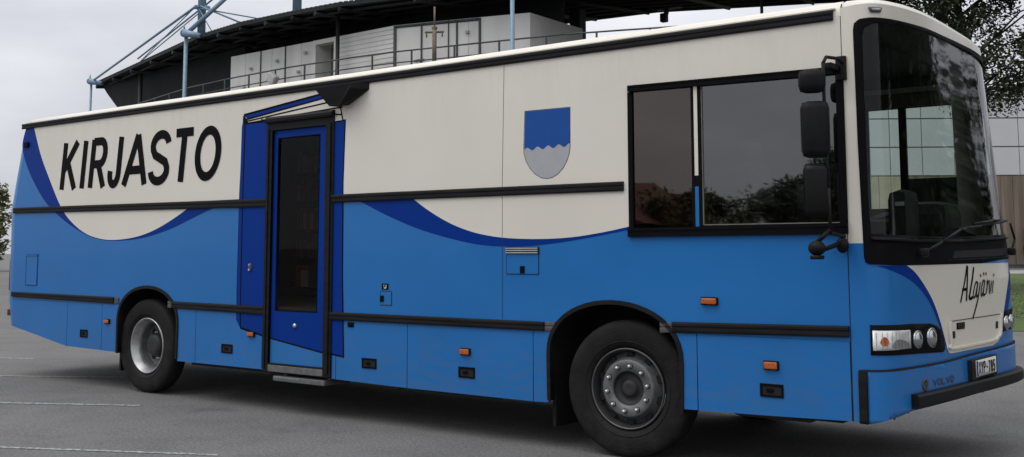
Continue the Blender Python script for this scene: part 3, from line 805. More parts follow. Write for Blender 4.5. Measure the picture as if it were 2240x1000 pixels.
# ------------------------------------------------------------------ front surface
BASE = [(7.69, 0.0), (7.80, -.004), (7.875, .035), (7.93, .14), (7.985, .40), (8.045, .80), (8.10, 1.3), (8.16, 1.8), (8.185, 2.2), (8.15, 2.40), (8.05, 2.48), (7.78, 2.5)]
dd = [0.0]
for a, b in zip(BASE, BASE[1:]): dd.append(dd[-1] + math.dist(a, b))
FL = dd[-1]; TT = [x / FL for x in dd]
def plan(s):
    s = min(max(s, 0), 1); i = 0
    while i < len(TT) - 2 and s > TT[i + 1]: i += 1
    h = TT[i + 1] - TT[i]; t = (s - TT[i]) / h; n = len(BASE)
    p0, p1, p2, p3 = BASE[max(i - 1, 0)], BASE[i], BASE[i + 1], BASE[min(i + 2, n - 1)]; out = []
    for k in range(2):
        m1 = (p2[k] - p0[k]) / (TT[i + 1] - TT[max(i - 1, 0)]) * h; m2 = (p3[k] - p1[k]) / (TT[min(i + 2, n - 1)] - TT[i]) * h
        out.append((2 * t**3 - 3 * t**2 + 1) * p1[k] + (t**3 - 2 * t**2 + t) * m1 + (3 * t**2 - 2 * t**3) * p2[k] + (t**3 - t**2) * m2)
    return out
def smst(a, b, x): t = min(max((x - a) / (b - a), 0), 1); return t * t * (3 - 2 * t)
def front(s, z, off=0.0):
    x, y = plan(s); k = max(0, (z - 1.3) / 1.8)
    X = 7.69 + (x - 7.69) * (1 - .256 * k * smst(.1, .75, s)); Y = y * (1 - .035 * k)
    if off:
        a, b = plan(max(0, s - .004)), plan(min(1, s + .004)); tx, ty = b[0] - a[0], b[1] - a[1]; L = math.hypot(tx, ty)
        X += ty / L * off; Y -= tx / L * off
    return Vector((X, Y, z))
def front_patch(bm, loops, off, mi=0, thick=0.0):
    me = fill2d([[(s, z / 3.0) for s, z in lp] for lp in loops])
    b = bmesh.new(); b.from_mesh(me); bpy.data.meshes.remove(me)
    for v in b.verts: v.co.y *= 3.0
    smin, smax = min(v.co.x for v in b.verts), max(v.co.x for v in b.verts)
    zmin, zmax = min(v.co.y for v in b.verts), max(v.co.y for v in b.verts)
    cuts = [k * .01 for k in range(1, 17)] + [.16 + k * .03 for k in range(1, 22)] + [.80 + k * .01 for k in range(1, 20)]
    for s in cuts:
        if smin + 1e-4 < s < smax - 1e-4:
            bmesh.ops.bisect_plane(b, geom=b.verts[:] + b.edges[:] + b.faces[:], plane_co=(s, 0, 0), plane_no=(1, 0, 0), dist=1e-6)
    zst = .05 if zmax < .85 or zmin > 1.55 else .15
    z = math.ceil(zmin / zst) * zst
    while z < zmax - 1e-4:
        if z > zmin + 1e-4: bmesh.ops.bisect_plane(b, geom=b.verts[:] + b.edges[:] + b.faces[:], plane_co=(0, z, 0), plane_no=(0, 1, 0), dist=1e-6)
        z += zst
    for f in b.faces: f.smooth = True
    if thick:
        r = bmesh.ops.extrude_face_region(b, geom=b.faces[:])
        nv = {g for g in r['geom'] if isinstance(g, bmesh.types.BMVert)}
        for v in b.verts: v.co = front(v.co.x, v.co.y, off if v in nv else off - thick)
        for f in b.faces:
            if len({v in nv for v in f.verts}) == 2: f.smooth = False
    else:
        for v in b.verts: v.co = front(v.co.x, v.co.y, off)
    bmesh.ops.recalc_face_normals(b, faces=b.faces)
    if not thick:
        c = Vector((6.5, 1.25, 1.5))
        for f in b.faces:
            f.normal_update()
            if f.normal.dot(f.calc_center_median() - c) < 0: f.normal_flip()
    for f in b.faces: f.material_index = mi
    t = bpy.data.meshes.new('t'); b.to_mesh(t); b.free(); bm.from_mesh(t); bpy.data.meshes.remove(t)

WSO = [(.0355, 1.47), (.038, 1.435), (.046, 1.423), (.117, 1.416), (.34, 1.415), (.58, 1.425), (.75, 1.438), (.90, 1.445), (.925, 1.46), (.93, 1.52), (.93, 2.2), (.925, 2.9), (.90, 3.02), (.85, 3.055), (.786, 3.069), (.71, 3.078), (.545, 3.074), (.317, 3.055), (.159, 3.034), (.064, 3.02), (.042, 3.012), (.031, 2.985), (.0285, 2.94), (.0295, 2.6), (.0305, 2.2), (.0335, 1.75)]
WSI = [(.0505, 1.615), (.2, 1.60), (.47, 1.605), (.70, 1.625), (.90, 1.64), (.905, 2.2), (.90, 2.9), (.87, 2.985), (.80, 3.02), (.70, 3.04), (.545, 3.045), (.317, 3.028), (.159, 3.005), (.075, 2.985), (.052, 2.955), (.0468, 2.90), (.0468, 2.5), (.0478, 1.8)]
def crown_z(s): return 3.105 + .05 * math.sin(math.pi * min(1, max(0, s)))
bm = bmesh.new()
bot = [(0, .43), (.02, .424), (.0325, .42), (.083, .456), (.15, .483), (.4, .49), (.75, .49), (1, .45)]
front_patch(bm, [bot + [(1, 1.4145), (0, 1.4145)]], 0, 0)
front_patch(bm, [[(0, 1.4145), (.117, 1.4145), (.046, 1.4228), (.038, 1.435), (.0355, 1.47), (.0349, 1.556), (0, 1.556)]], 0, 0)
front_patch(bm, [[(.93, 1.556), (.93, 1.52), (.925, 1.46), (.90, 1.445), (.75, 1.438), (.60, 1.4145), (1, 1.4145), (1, 1.556)]], 0, 0)
topl = [(1 - k / 20, crown_z(1 - k / 20)) for k in range(21)]
ring = [(0, 1.556), (.0349, 1.556), (.0335, 1.75)] + [WSO[i] for i in range(24, 8, -1)] + [(.93, 1.556), (1, 1.556)] + topl
front_patch(bm, [ring], 0, 1)
# front roof edge rolled back to the roof
rowsR = []
for k in range(6):
    t = k / 5; row = []
    for i in range(29):
        s = i / 28; p = front(s, crown_z(s)); pk = front(s, crown_z(s)); yy = p.y
        # target on the roof profile at x = 7.69
        y2 = min(max(p.y, 0.0), W); zz = 3.03
        for (a, b), (c, d) in zip(prof, prof[1:]):
            if a <= y2 <= c: zz = b + (d - b) * (y2 - a) / max(1e-6, c - a)
        q = Vector((7.69, y2, zz)); e = math.sin(t * math.pi / 2)
        x = p.x + (q.x - p.x) * (1 - math.cos(t * math.pi / 2)); z = p.z + (max(q.z, p.z) - p.z) * e if q.z > p.z else p.z + (q.z - p.z) * t
        row.append(bm.verts.new((x, p.y + (q.y - p.y) * t, z)))
    rowsR.append(row)
for a, b in zip(rowsR, rowsR[1:]):
    for i in range(28):
        f = bm.faces.new((a[i], a[i + 1], b[i + 1], b[i])); f.material_index = 1; f.smooth = True
# livery on the front: dark arc, white bonnet
arcd = smooth_curve([(.0592, 1.412), (.0992, 1.382), (.1728, 1.32), (.225, 1.247), (.2684, 1.153), (.3013, 1.042), (.3233, .946), (.335, .86)], 5)
hoodl = smooth_curve([(.160, 1.4125), (.1957, 1.369), (.2375, 1.285), (.281, 1.172), (.3138, 1.04), (.3371, .914), (.350, .835)], 5) + [(.358, .812), (.372, .804)]
hoodr = [(.64, .806), (.68, .825), (.70, .87), (.728, 1.015), (.768, 1.184), (.80, 1.3), (.82, 1.4125)]
front_patch(bm, [arcd + [(.40, .86), (.40, 1.412)]], .0015, 2)
front_patch(bm, [hoodl + hoodr], .003, 1)
front_patch(bm, [[(.81, 1.412), (.765, 1.184), (.727, 1.015), (.70, .87), (.73, .9), (.79, 1.1), (.86, 1.3), (.92, 1.412)]], .0016, 2)
obj('front_panel', bm, BODY, bus)
# bonnet hatch: raised lip round a flat flap
bm = bmesh.new()
lip = [(.3659, 1.023), (.3643, .95), (.369, .87), (.383, .836), (.64, .842), (.674, .858), (.694, .885), (.7092, 1.03)]
a_, b_ = stroke_loops(smooth_curve(lip, 4), .016)
a_ = [(p[0] + (p[0] - q[0]) * 0 , p[1]) for p, q in zip(a_, b_)]
front_patch(bm, [a_ + b_[::-1]], .016, 0, .012)
front_patch(bm, [[(.366, 1.018), (.708, 1.026), (.708, 1.032), (.366, 1.024)]], .0062, 1)
hatch = obj('bonnet_flap', bm, ['white', 'interior'], bus)
bm = bmesh.new()
front_patch(bm, [[(.666, .926), (.683, .926), (.685, .977), (.668, .977)]], .006, 0, .004); obj('latch', bm, 'gap', hatch)
bm = bmesh.new()
front_patch(bm, [[(.380, .903), (.398, .903), (.3995, .952), (.3815, .952)]], .006, 0, .004)
obj('latch', bm, 'gap', hatch)
bm = bmesh.new(); front_patch(bm, [[(.4095, .960), (.459, .958), (.4625, 1.005), (.411, 1.006)]], .007, 0, .005)
for k in range(3):
    s = .4165 + k * .0145
    for zz in (.968, .981, .993): front_patch(bm, [[(s, zz), (s + .0095, zz), (s + .0095, zz + .005), (s, zz + .005)]], .0085, 1)
obj('badge', bm, ['vinyl', 'greyrub'], bus)

# windscreen: black surround and glass
bm = bmesh.new()
front_patch(bm, [WSO, WSI], .008, 0, .010)
front_patch(bm, [[(.05, 1.597), (.2, 1.581), (.47, 1.588), (.90, 1.622), (.90, 1.608), (.47, 1.571), (.2, 1.563), (.05, 1.578)]], .026, 1, .018)
front_patch(bm, [[(.40, 1.455), (.62, 1.462), (.84, 1.475), (.85, 1.53), (.62, 1.515), (.42, 1.505)]], .0105, 2)
front_patch(bm, [[(.36, 1.437), (.62, 1.447), (.86, 1.46), (.86, 1.466), (.62, 1.453), (.36, 1.443)]], .016, 1, .010)
wsf = obj('windscreen_frame', bm, [MT['vinyl'], MT['rubber'], MT['gap']], bus)
bm = bmesh.new()
wt = sorted([p for p in WSO if p[1] > 2.98 and p[0] > .035]); NS, NZ = 90, 24; gr = []
for i in range(NS + 1):
    s = .040 + (.918 - .040) * (i / NS); zh = wt[-1][1]
    if s <= wt[0][0]: zh = wt[0][1]
    for (a, b), (c, d) in zip(wt, wt[1:]):
        if a <= s <= c: zh = b + (d - b) * (s - a) / max(1e-6, c - a); break
    zh -= .012; gr.append([bm.verts.new(front(s, 1.52 + (zh - 1.52) * k / NZ, -.004)) for k in range(NZ + 1)])
for a, b in zip(gr, gr[1:]):
    for k in range(NZ): bm.faces.new((a[k], b[k], b[k + 1], a[k + 1])).smooth = True
obj('windscreen', bm, 'screen', bus)
# wipers
def wiper(pts, blade, r=.009):
    bm = bmesh.new()
    tube(bm, [front(*p) for p in pts], r, n=8); tube(bm, [front(*p) for p in blade], .011, n=6)
    box(bm, front(pts[0][0], pts[0][1], pts[0][2]), (.06, .06, .06), bevel=.018)
    obj('wiper', bm, 'rubber', bus)
wiper([(.2108, 1.495, .05), (.30, 1.565, .06), (.4294, 1.654, .05), (.485, 1.662, .035)], [(.44, 1.660, .025), (.60, 1.69, .022), (.80, 1.735, .022)])
wiper([(.80, 1.50, .05), (.83, 1.60, .07), (.81, 1.72, .06)], [(.55, 1.70, .02), (.70, 1.735, .022), (.86, 1.745, .03)])
# headlights
HF = [(.0424, .852), (.18, .841), (.324, .824), (.335, .84), (.3279, .93), (.315, .972), (.295, 1.005), (.262, 1.024), (.18, 1.034), (.0424, 1.040)]
def ell(cs, cz, r, k=1.0, n=24): return [(cs + r / FL * k * math.cos(2 * math.pi * i / n), cz + r * math.sin(2 * math.pi * i / n)) for i in range(n)]
def round_lamp(parent, s, z, r):
    bm = bmesh.new()
    c = front(s, z, .006); a, b = front(s - .006, z, 0), front(s + .006, z, 0); tang = (b - a).normalized(); nrm = Vector((tang.y, -tang.x, 0))
    prof_ = [(r, .0), (r * .98, .012), (r * .9, .014), (r * .84, .008), (r * .8, .013), (r * .5, .026), (0, .032)]
    t = bmesh.new(); lathe(t, prof_, 28, mis=[0, 0, 0, 0, 0, 0])
    rot = Matrix((tang, -nrm * -1, Vector((0, 0, 1)))).transposed()
    for v in t.verts: v.co = c + tang * v.co.x + nrm * v.co.y + Vector((0, 0, v.co.z))
    bmesh.ops.recalc_face_normals(t, faces=t.faces)
    tm = bpy.data.meshes.new('t'); t.to_mesh(tm); t.free(); bm.from_mesh(tm); bpy.data.meshes.remove(tm)
    return obj('lamp', bm, 'silver', parent)
bm = bmesh.new(); front_patch(bm, [HF], .006, 0, .006); hl = obj('headlight', bm, 'vinyl', bus)
bm = bmesh.new()
LZ0, LZ1, LS0, LS1 = .880, 1.006, .0465, .1600
front_patch(bm, [[(LS0, LZ0), (LS1, LZ0 + .002), (LS1 - .001, LZ1 - .008), (LS0, LZ1)]], .012, 0, .006)
front_patch(bm, [smooth_curve([(.088, .900), (.105, .888), (.15, .886), (.156, .9), (.14, .93), (.105, .945)], 4, True)], .0135, 2)
front_patch(bm, [smooth_curve([(.060, .932), (.068, .908), (.080, .92), (.078, .95), (.068, .966)], 4, True)], .0142, 1)
for k in range(9):
    s = LS0 + .006 + k * .012; front_patch(bm, [[(s, LZ0 + .006), (s + .0012, LZ0 + .006), (s + .0012, LZ1 - .012), (s, LZ1 - .012)]], .0148, 3)
obj('lamp_lens', bm, [mat('lens_frost', (0.66, 0.66, 0.65), 0.25, metal=0.25, coat=0.7, noise=0.12, nscale=18), 'amber', 'silver', 'lampgrey'], hl)
round_lamp(hl, .1925, .932, .059); round_lamp(hl, .2610, .931, .067)
bm = bmesh.new(); front_patch(bm, [[(.712, .893), (.86, .91), (.86, 1.06), (.745, 1.045), (.728, 1.0)]], .006, 0, .006); hr = obj('headlight', bm, 'vinyl', bus)
round_lamp(hr, .745, .955, .055); round_lamp(hr, .790, .962, .052)
bm = bmesh.new(); front_patch(bm, [[(.815, .925), (.855, .93), (.855, 1.03), (.815, 1.03)]], .012, 0, .006); obj('lamp_lens', bm, 'silver', hr)
# bumper
bm = bmesh.new()
front_patch(bm, [[(.0345, .425), (.083, .458), (.15, .485), (.4, .492), (.75, .49), (.95, .48), (.95, .788), (.75, .782), (.6, .772), (.47, .762), (.32, .750), (.20, .749), (.10, .749), (.0345, .745)]], .012, 0, .012)
front_patch(bm, [[(.0175, .758), (.0345, .760), (.10, .765), (.20, .764), (.32, .7645), (.47, .776), (.6, .786), (.75, .797), (.95, .80), (.95, .788), (.75, .782), (.6, .772), (.47, .762), (.32, .750), (.20, .749), (.10, .749), (.0345, .747), (.0175, .749)]], .0135, 1)
bump = obj('bumper', bm, ['blue', 'gap'], bus)
bm = bmesh.new()
S = [.1515 + k * (.93 - .1515) / 40 for k in range(41)]
prof_b = [(.010, .592), (.05, .590), (.066, .578), (.066, .515), (.05, .502), (.010, .500)]
rows_ = [[bm.verts.new(front(s, z + .006 * (s - .15) , o)) for o, z in prof_b] for s in S]
for a, b in zip(rows_, rows_[1:]):
    for i in range(len(prof_b) - 1): bm.faces.new((a[i], a[i + 1], b[i + 1], b[i])).smooth = False
bm.faces.new(rows_[0]); bm.faces.new(rows_[-1][::-1])
bmesh.ops.recalc_face_normals(bm, faces=bm.faces)
obj('rubber_strip', bm, 'rubber', bump)
bm = bmesh.new(); front_patch(bm, [[(.0168, .424), (.0330, .422), (.0340, .752), (.0170, .750)]], .022, 0, .020); obj('corner_strip', bm, 'rubber', bump)
bm = bmesh.new()
for s, dz in ((.10, .452), (.155, .475)):
    bm = bmesh.new(); bar(bm, front(s, dz - .008, -.02), front(s, dz + .02, -.02), .006, n=6); obj('bolt', bm, 'gap', bump)
# lettering as strokes
GL = {
 'K': [[(0, 0), (0, 1)], [(.95, 1), (.02, .40)], [(.30, .58), (1.0, 0)]],
 'I': [[(0, 0), (0, 1)]],
 'R': [[(0, 0), (0, 1)], [(0, .955), (.55, .955)] + arc(.55, .72, .36, .235, 90, -90, 12)[1:] + [(0, .485)], [(.48, .47), (.98, 0)]],
 'J': [[(.72, 1), (.72, .28)] + arc(.37, .26, .35, .215, 0, -180, 14)[1:] + [(.03, .32)]],
 'A': [[(-.06, 0), (.50, 1)], [(.50, 1), (1.04, 0)], [(.14, .30), (.86, .30)]],
 'S': [arc(.5, .735, .43, .22, 12, 180, 12) + [(.10, .66), (.22, .56), (.5, .49), (.82, .41), (.93, .30)] + arc(.5, .265, .45, .22, 0, -172, 14)[1:]],
 'T': [[(-.02, .945), (1.02, .945)], [(.5, 0), (.5, .9)]],
 'O': [arc(.5, .5, .455, .455, 0, 360, 40)],
 'X': [[(0, 0), (1, 1)], [(0, 1), (1, 0)]], 'Y': [[(0, 1), (.5, .48)], [(1, 1), (.5, .48)], [(.5, .5), (.5, 0)]],
 'P': [[(0, 0), (0, 1)], [(0, .95), (.55, .95)] + arc(.55, .71, .38, .24, 90, -90, 10)[1:] + [(0, .47)]],
 '-': [[(.15, .47), (.85, .47)]], '7': [[(0, .94), (.95, .94), (.35, 0)]],
 '8': [arc(.5, .73, .36, .23, 0, 360, 20), arc(.5, .26, .44, .24, 0, 360, 20)],
 '5': [[(.9, .94), (.2, .94), (.12, .52), (.45, .60)] + arc(.45, .31, .45, .28, 80, -160, 14)],
 'V': [[(0, 1), (.5, 0)], [(.5, 0), (1, 1)]], 'L': [[(0, 1), (0, .05), (.85, .05)]], 'U': [[(0, 1), (0, .3)] + arc(.5, .32, .5, .28, 180, 360, 12) + [(1, 1)]],
}
def letter_strokes(ch, x0, w, z0, h, shear):
    """strokes in metres"""
    return [[(x0 + x * w + shear * z * h, z0 + z * h) for x, z in st] for st in GL[ch]]
bm = bmesh.new(); k = 0
H_ = .555
for ch, x0, w in (('K', -1.722, .27), ('I', -1.292, 0), ('R', -1.118, .27), ('J', -.742, .235), ('A', -.425, .355), ('S', .025, .325), ('T', .452, .285), ('O', .828, .395)):
    for st in letter_strokes(ch, x0 + .006, w, 2.243, H_, .115):
        closed = ch == 'O'
        if closed:
            cx_, cz_ = x0 + w / 2, 2.243 + H_ / 2
            def ov(rx, rz): return [(cx_ + rx * math.cos(2 * math.pi * i / 48) + 0.115 * (H_ / 2 + rz * math.sin(2 * math.pi * i / 48)), cz_ + 1.03 * rz * math.sin(2 * math.pi * i / 48)) for i in range(48)]
            side(bm, [ov(w / 2 + .018, H_ / 2), ov(w / 2 - .074, H_ / 2 - .090)], -.0045 - k * .0002, 0, 0)
        else:
            a, b = stroke_loops(st, .094); side(bm, [a + b[::-1]], -.0045 - k * .0002, 0, 0)
        k += 1
obj('lettering', bm, 'vinyl', bus)
# town name on the bonnet, drawn with a brush script; points are pixels of a 1500 px wide detail converted to the bonnet (s, z)
def bon(u, v):      # bilinear (s, z) of the script panel
    a, b = (u - 350) / 580, (v - 175) / 660
    s = (.4921 + (.6742 - .4921) * a) * (1 - b) + (.448 + (.6597 - .448) * a) * b - .006 * b
    z = (1.404 + (1.364 - 1.404) * a) * (1 - b) + (1.148 + (1.160 - 1.148) * a) * b
    return s - .044 * (1 - b) * max(0, 1 - a) * .55, z
SCR = [([(350, 850), (375, 660), (405, 420), (432, 172)], 20), ([(440, 172), (446, 500), (452, 835)], 24), ([(362, 625), (455, 605)], 20),
       ([(552, 180), (530, 420), (505, 690), (498, 775), (520, 800), (560, 780)], 22),
       ([(628, 490), (600, 480), (580, 560), (565, 700), (580, 790), (605, 740), (632, 490)], 14), ([(632, 485), (620, 700), (628, 775), (655, 740)], 15),
       ([(675, 480), (660, 700), (650, 850), (625, 1000), (600, 1130), (580, 1210)], 16), ([(672, 310), (676, 370)], 17),
       ([(750, 440), (722, 450), (705, 580), (700, 720), (712, 775), (735, 700), (752, 440)], 13), ([(752, 440), (740, 690), (752, 765), (775, 730)], 14),
       ([(728, 262), (728, 325)], 15), ([(770, 255), (772, 325)], 15),
       ([(795, 420), (800, 580), (790, 740)], 15), ([(795, 560), (815, 460), (830, 470)], 12),
       ([(830, 430), (845, 600), (855, 745)], 14), ([(855, 745), (868, 600), (880, 430)], 12),
       ([(915, 430), (905, 600), (905, 735)], 15), ([(918, 270), (922, 330)], 17)]
bm = bmesh.new(); k = 0
for st, w in SCR:
    p = [bon(*q) for q in (smooth_curve(st, 4) if len(st) > 3 else st)]
    L_, R_ = stroke_loops([(s * FL, z) for s, z in p], w * .00105)
    front_patch(bm, [[(s / FL, z) for s, z in L_ + R_[::-1]]], .0055 + k * .0003, 0); k += 1
obj('town_lettering', bm, 'vinyl', bus)
# number plate
def fletters(bm, text, s0, s1, z0, z1, gap, w, off, mi=0):
    n = len(text); cw = (s1 - s0) / n; k = 0
    for i, ch in enumerate(text):
        if ch == ' ': continue
        cw_ = cw * (1 - gap)
        for st in letter_strokes(ch, (s0 + i * cw) * FL, cw_ * FL, z0, z1 - z0, 0):
            a, b = stroke_loops(st, w); front_patch(bm, [[(x / FL, z) for x, z in a + b[::-1]]], off + k * .0002, mi); k += 1
bm = bmesh.new()
front_patch(bm, [[(.462, .598), (.622, .606), (.6245, .747), (.460, .738)]], .045, 0, .034)
pl = obj('number_plate', bm, 'gap', bus)
bm = bmesh.new(); front_patch(bm, [[(.484, .617), (.6115, .624), (.6125, .738), (.482, .731)]], .050, 0, .004)
front_patch(bm, [[(.485, .622), (.494, .623), (.4935, .728), (.484, .7275)]], .0508, 1)
obj('plate_sheet', bm, ['plate', 'navy'], pl)
bm = bmesh.new(); fletters(bm, 'XYP-785', .500, .606, .637, .718, .34, .0115, .0512); obj('plate_text', bm, 'vinyl', pl)
# maker's badge and letters on the bumper
bm = bmesh.new()
a, b = ell(.2175, .636, .040), ell(.2175, .636, .028)
front_patch(bm, [a, b], .018, 0, .006); front_patch(bm, [ell(.2175, .636, .027)], .0135, 1)
st = [(.205 * FL, .61), (.231 * FL, .665)]; a, b = stroke_loops(st, .012); front_patch(bm, [[(x / FL, z) for x, z in a + b[::-1]]], .0165, 0)
obj('emblem', bm, ['greyrub', 'interior'], bump)
bm = bmesh.new(); fletters(bm, 'VOLVO'.replace('O', 'O'), .2585, .376, .615, .656, .22, .012, .0145); obj('maker_lettering', bm, mat('letter_grey', (0.045, 0.06, 0.085), 0.5, noise=0.2), bump)
# clearance lamp on the front roof edge
bm = bmesh.new(); front_patch(bm, [[(.066, 3.054), (.092, 3.06), (.0965, 3.092), (.061, 3.088)]], .012, 0, .011); front_patch(bm, [[(.069, 3.066), (.090, 3.071), (.0915, 3.085), (.067, 3.081)]], .015, 1, .004)
obj('clearance_lamp', bm, ['greyrub', 'lampgrey'], bus)

# ------------------------------------------------------------------ rails along the side
def rail(name, x0, x1, a, b, m='rubber', d=.022):
    """a, b = (z top, z bottom) at both ends; grooved rubber strip"""
    bm = bmesh.new()
    fr = [(0, 0), (d * .8, .0), (d, .16), (d, .38), (d * .72, .43), (d * .72, .56), (d, .61), (d, .84), (d * .8, 1), (0, 1)]
    A = [bm.verts.new((x0, -y, a[0] + (a[1] - a[0]) * t)) for y, t in fr]; B = [bm.verts.new((x1, -y, b[0] + (b[1] - b[0]) * t)) for y, t in fr]
    for i in range(len(fr) - 1): bm.faces.new((A[i], A[i + 1], B[i + 1], B[i]))
    bm.faces.new(A); bm.faces.new(B[::-1]); bmesh.ops.recalc_face_normals(bm, faces=bm.faces)
    return obj(name, bm, m, bus)
rail('roof_rail', -2.665, 7.645, (3.097, 3.034), (3.097, 3.026))
bm = bmesh.new(); bx(bm, -2.58, 7.66, -.010, .02, 3.098, 3.108); obj('gutter', bm, 'white', bus)
rail('side_rail', -2.788, 1.99, (2.056, 1.987), (2.023, 1.942))
rail('side_rail', 2.865, 6.026, (2.029, 1.957), (2.025, 1.954))
rail('side_rail', -2.741, -.535, (1.021, .960), (1.008, .938))
rail('side_rail', -.530, -.452, (1.008, .938), (1.006, .936), 'greyrub', .012)
rail('side_rail', .455, .522, (.992, .922), (.991, .920), 'greyrub', .012)
rail('side_rail', .527, 1.99, (.991, .920), (.983, .904))
rail('side_rail', 2.865, 5.300, (.960, .889), (.963, .893))
rail('side_rail', 5.305, 5.400, (.963, .893), (.968, .895), 'greyrub', .012)
rail('side_rail', 6.315, 6.410, (1.000, .925), (1.006, .932), 'greyrub', .012)
rail('side_rail', 6.415, 7.684, (1.006, .932), (1.029, .957))
# skirt flaps
def zb(x):
    P = [(-2.72, .64), (-2.683, .598), (-1.484, .423), (-.493, .410), (.635, .380), (2.0, .382), (2.9, .361), (3.856, .348), (5.19, .347), (5.33, .352), (6.5, .402), (7.05, .411), (7.694, .430)]
    for (a, b), (c, d) in zip(P, P[1:]):
        if x <= c: return b + (d - b) * (x - a) / (c - a)
    return P[-1][1]
def flap(pts, latch=None, lw=.08, parent=bus):
    bm = bmesh.new(); side(bm, [pts], -.001, .022, 0)
    o = obj('skirt_flap', bm, 'blue', parent)
    if latch:
        x, z = latch; bm = bmesh.new()
        fr = [(x - lw, z - .044), (x + lw, z - .044), (x + lw, z + .044), (x - lw, z + .044)]; q = .014
        inn = [(x - lw + q, z - .044 + q), (x + lw - q, z - .044 + q), (x + lw - q, z + .044 - q), (x - lw + q, z + .044 - q)]
        side(bm, [fr, inn], -.008, .012, 0); side(bm, [inn], -.0022, 0, 1); bx(bm, x - lw * .45, x + lw * .15, -.010, -.003, z - .012, z + .012, 0, .003)
        obj('latch', bm, ['vinyl', 'gap'], o)
    return o
G = .0035
def rect(x0, x1, zt=Z0 - .002): 
    n = max(1, int((x1 - x0) / .4)); return [(x0 + (x1 - x0) * i / n, zb(x0 + (x1 - x0) * i / n)) for i in range(n + 1)] + [(x1, zt), (x0, zt)]
flap([(-2.70, .62)] + rect(-2.683, -1.484 - G)[0:-1] + [(-2.733, Z0 - .002)])
flap(rect(-1.484 + G, -.770 - G), (-1.122, .582), .075)
al = arch(RA[0], RA[1], RA[2], .36); nh = len(al) // 2
left_r = [p for p in al[:nh] if p[1] < Z0 - .002]; right_r = [p for p in al[nh:] if p[1] < Z0 - .002]
flap([(-.770 + G, zb(-.77)), (left_r[0][0], zb(-.49))] + [p for p in left_r if p[1] > .45] + [(rl, Z0 - .002), (-.770 + G, Z0 - .002)])
flap([(2 * RA[0] - rl, Z0 - .002)] + [p for p in right_r if p[1] > .45] + [(right_r[-1][0], zb(.64)), (.928 - G, zb(.93)), (.928 - G, Z0 - .002)])
flap(rect(.928 + G, 1.965 - G), (1.441, .549), .085)
flap(rect(1.965 + G, 1.996))
flap(rect(2.932, 2.985 - G)); flap(rect(2.985 + G, 3.858 - G), (3.408, .527), .088)
flap(rect(3.858 + G, 5.187 - G), (4.518, .522), .085)
al = arch(FA[0], FA[1], FA[2], .34); nh = len(al) // 2
left_f = [p for p in al[:nh] if p[1] < Z0 - .002]; right_f = [p for p in al[nh:] if p[1] < Z0 - .002]
flap([(5.187 + G, zb(5.19)), (left_f[0][0], zb(5.33))] + [p for p in left_f if p[1] > .45] + [(fl, Z0 - .002), (5.187 + G, Z0 - .002)])
flap([(2 * FA[0] - fl, Z0 - .002)] + [p for p in right_f if p[1] > .45] + [(right_f[-1][0], zb(6.5)), (6.602 - G, zb(6.6)), (6.602 - G, Z0 - .002)])
flap(rect(6.602 + G, 7.682), (7.149, .580), .082)
# wheel-arch edges and mudflap
for a, zb_ in ((RA, .40), (FA, .37)):
    bm = bmesh.new()
    o_, i_ = arch(a[0], a[1] + .004, a[2] + .004, zb_), arch(a[0], a[1] - .028, a[2] - .028, zb_)
    side(bm, [o_ + i_[::-1]], -.012, .06, 0); obj('arch_trim', bm, 'rubber', bus)
for x, z in ((5.33, .16), (-.50, .2)):
    bm = bmesh.new(); bx(bm, x, x + .028, .06, .42, z, .5); obj('mudflap', bm, 'rubber', bus)

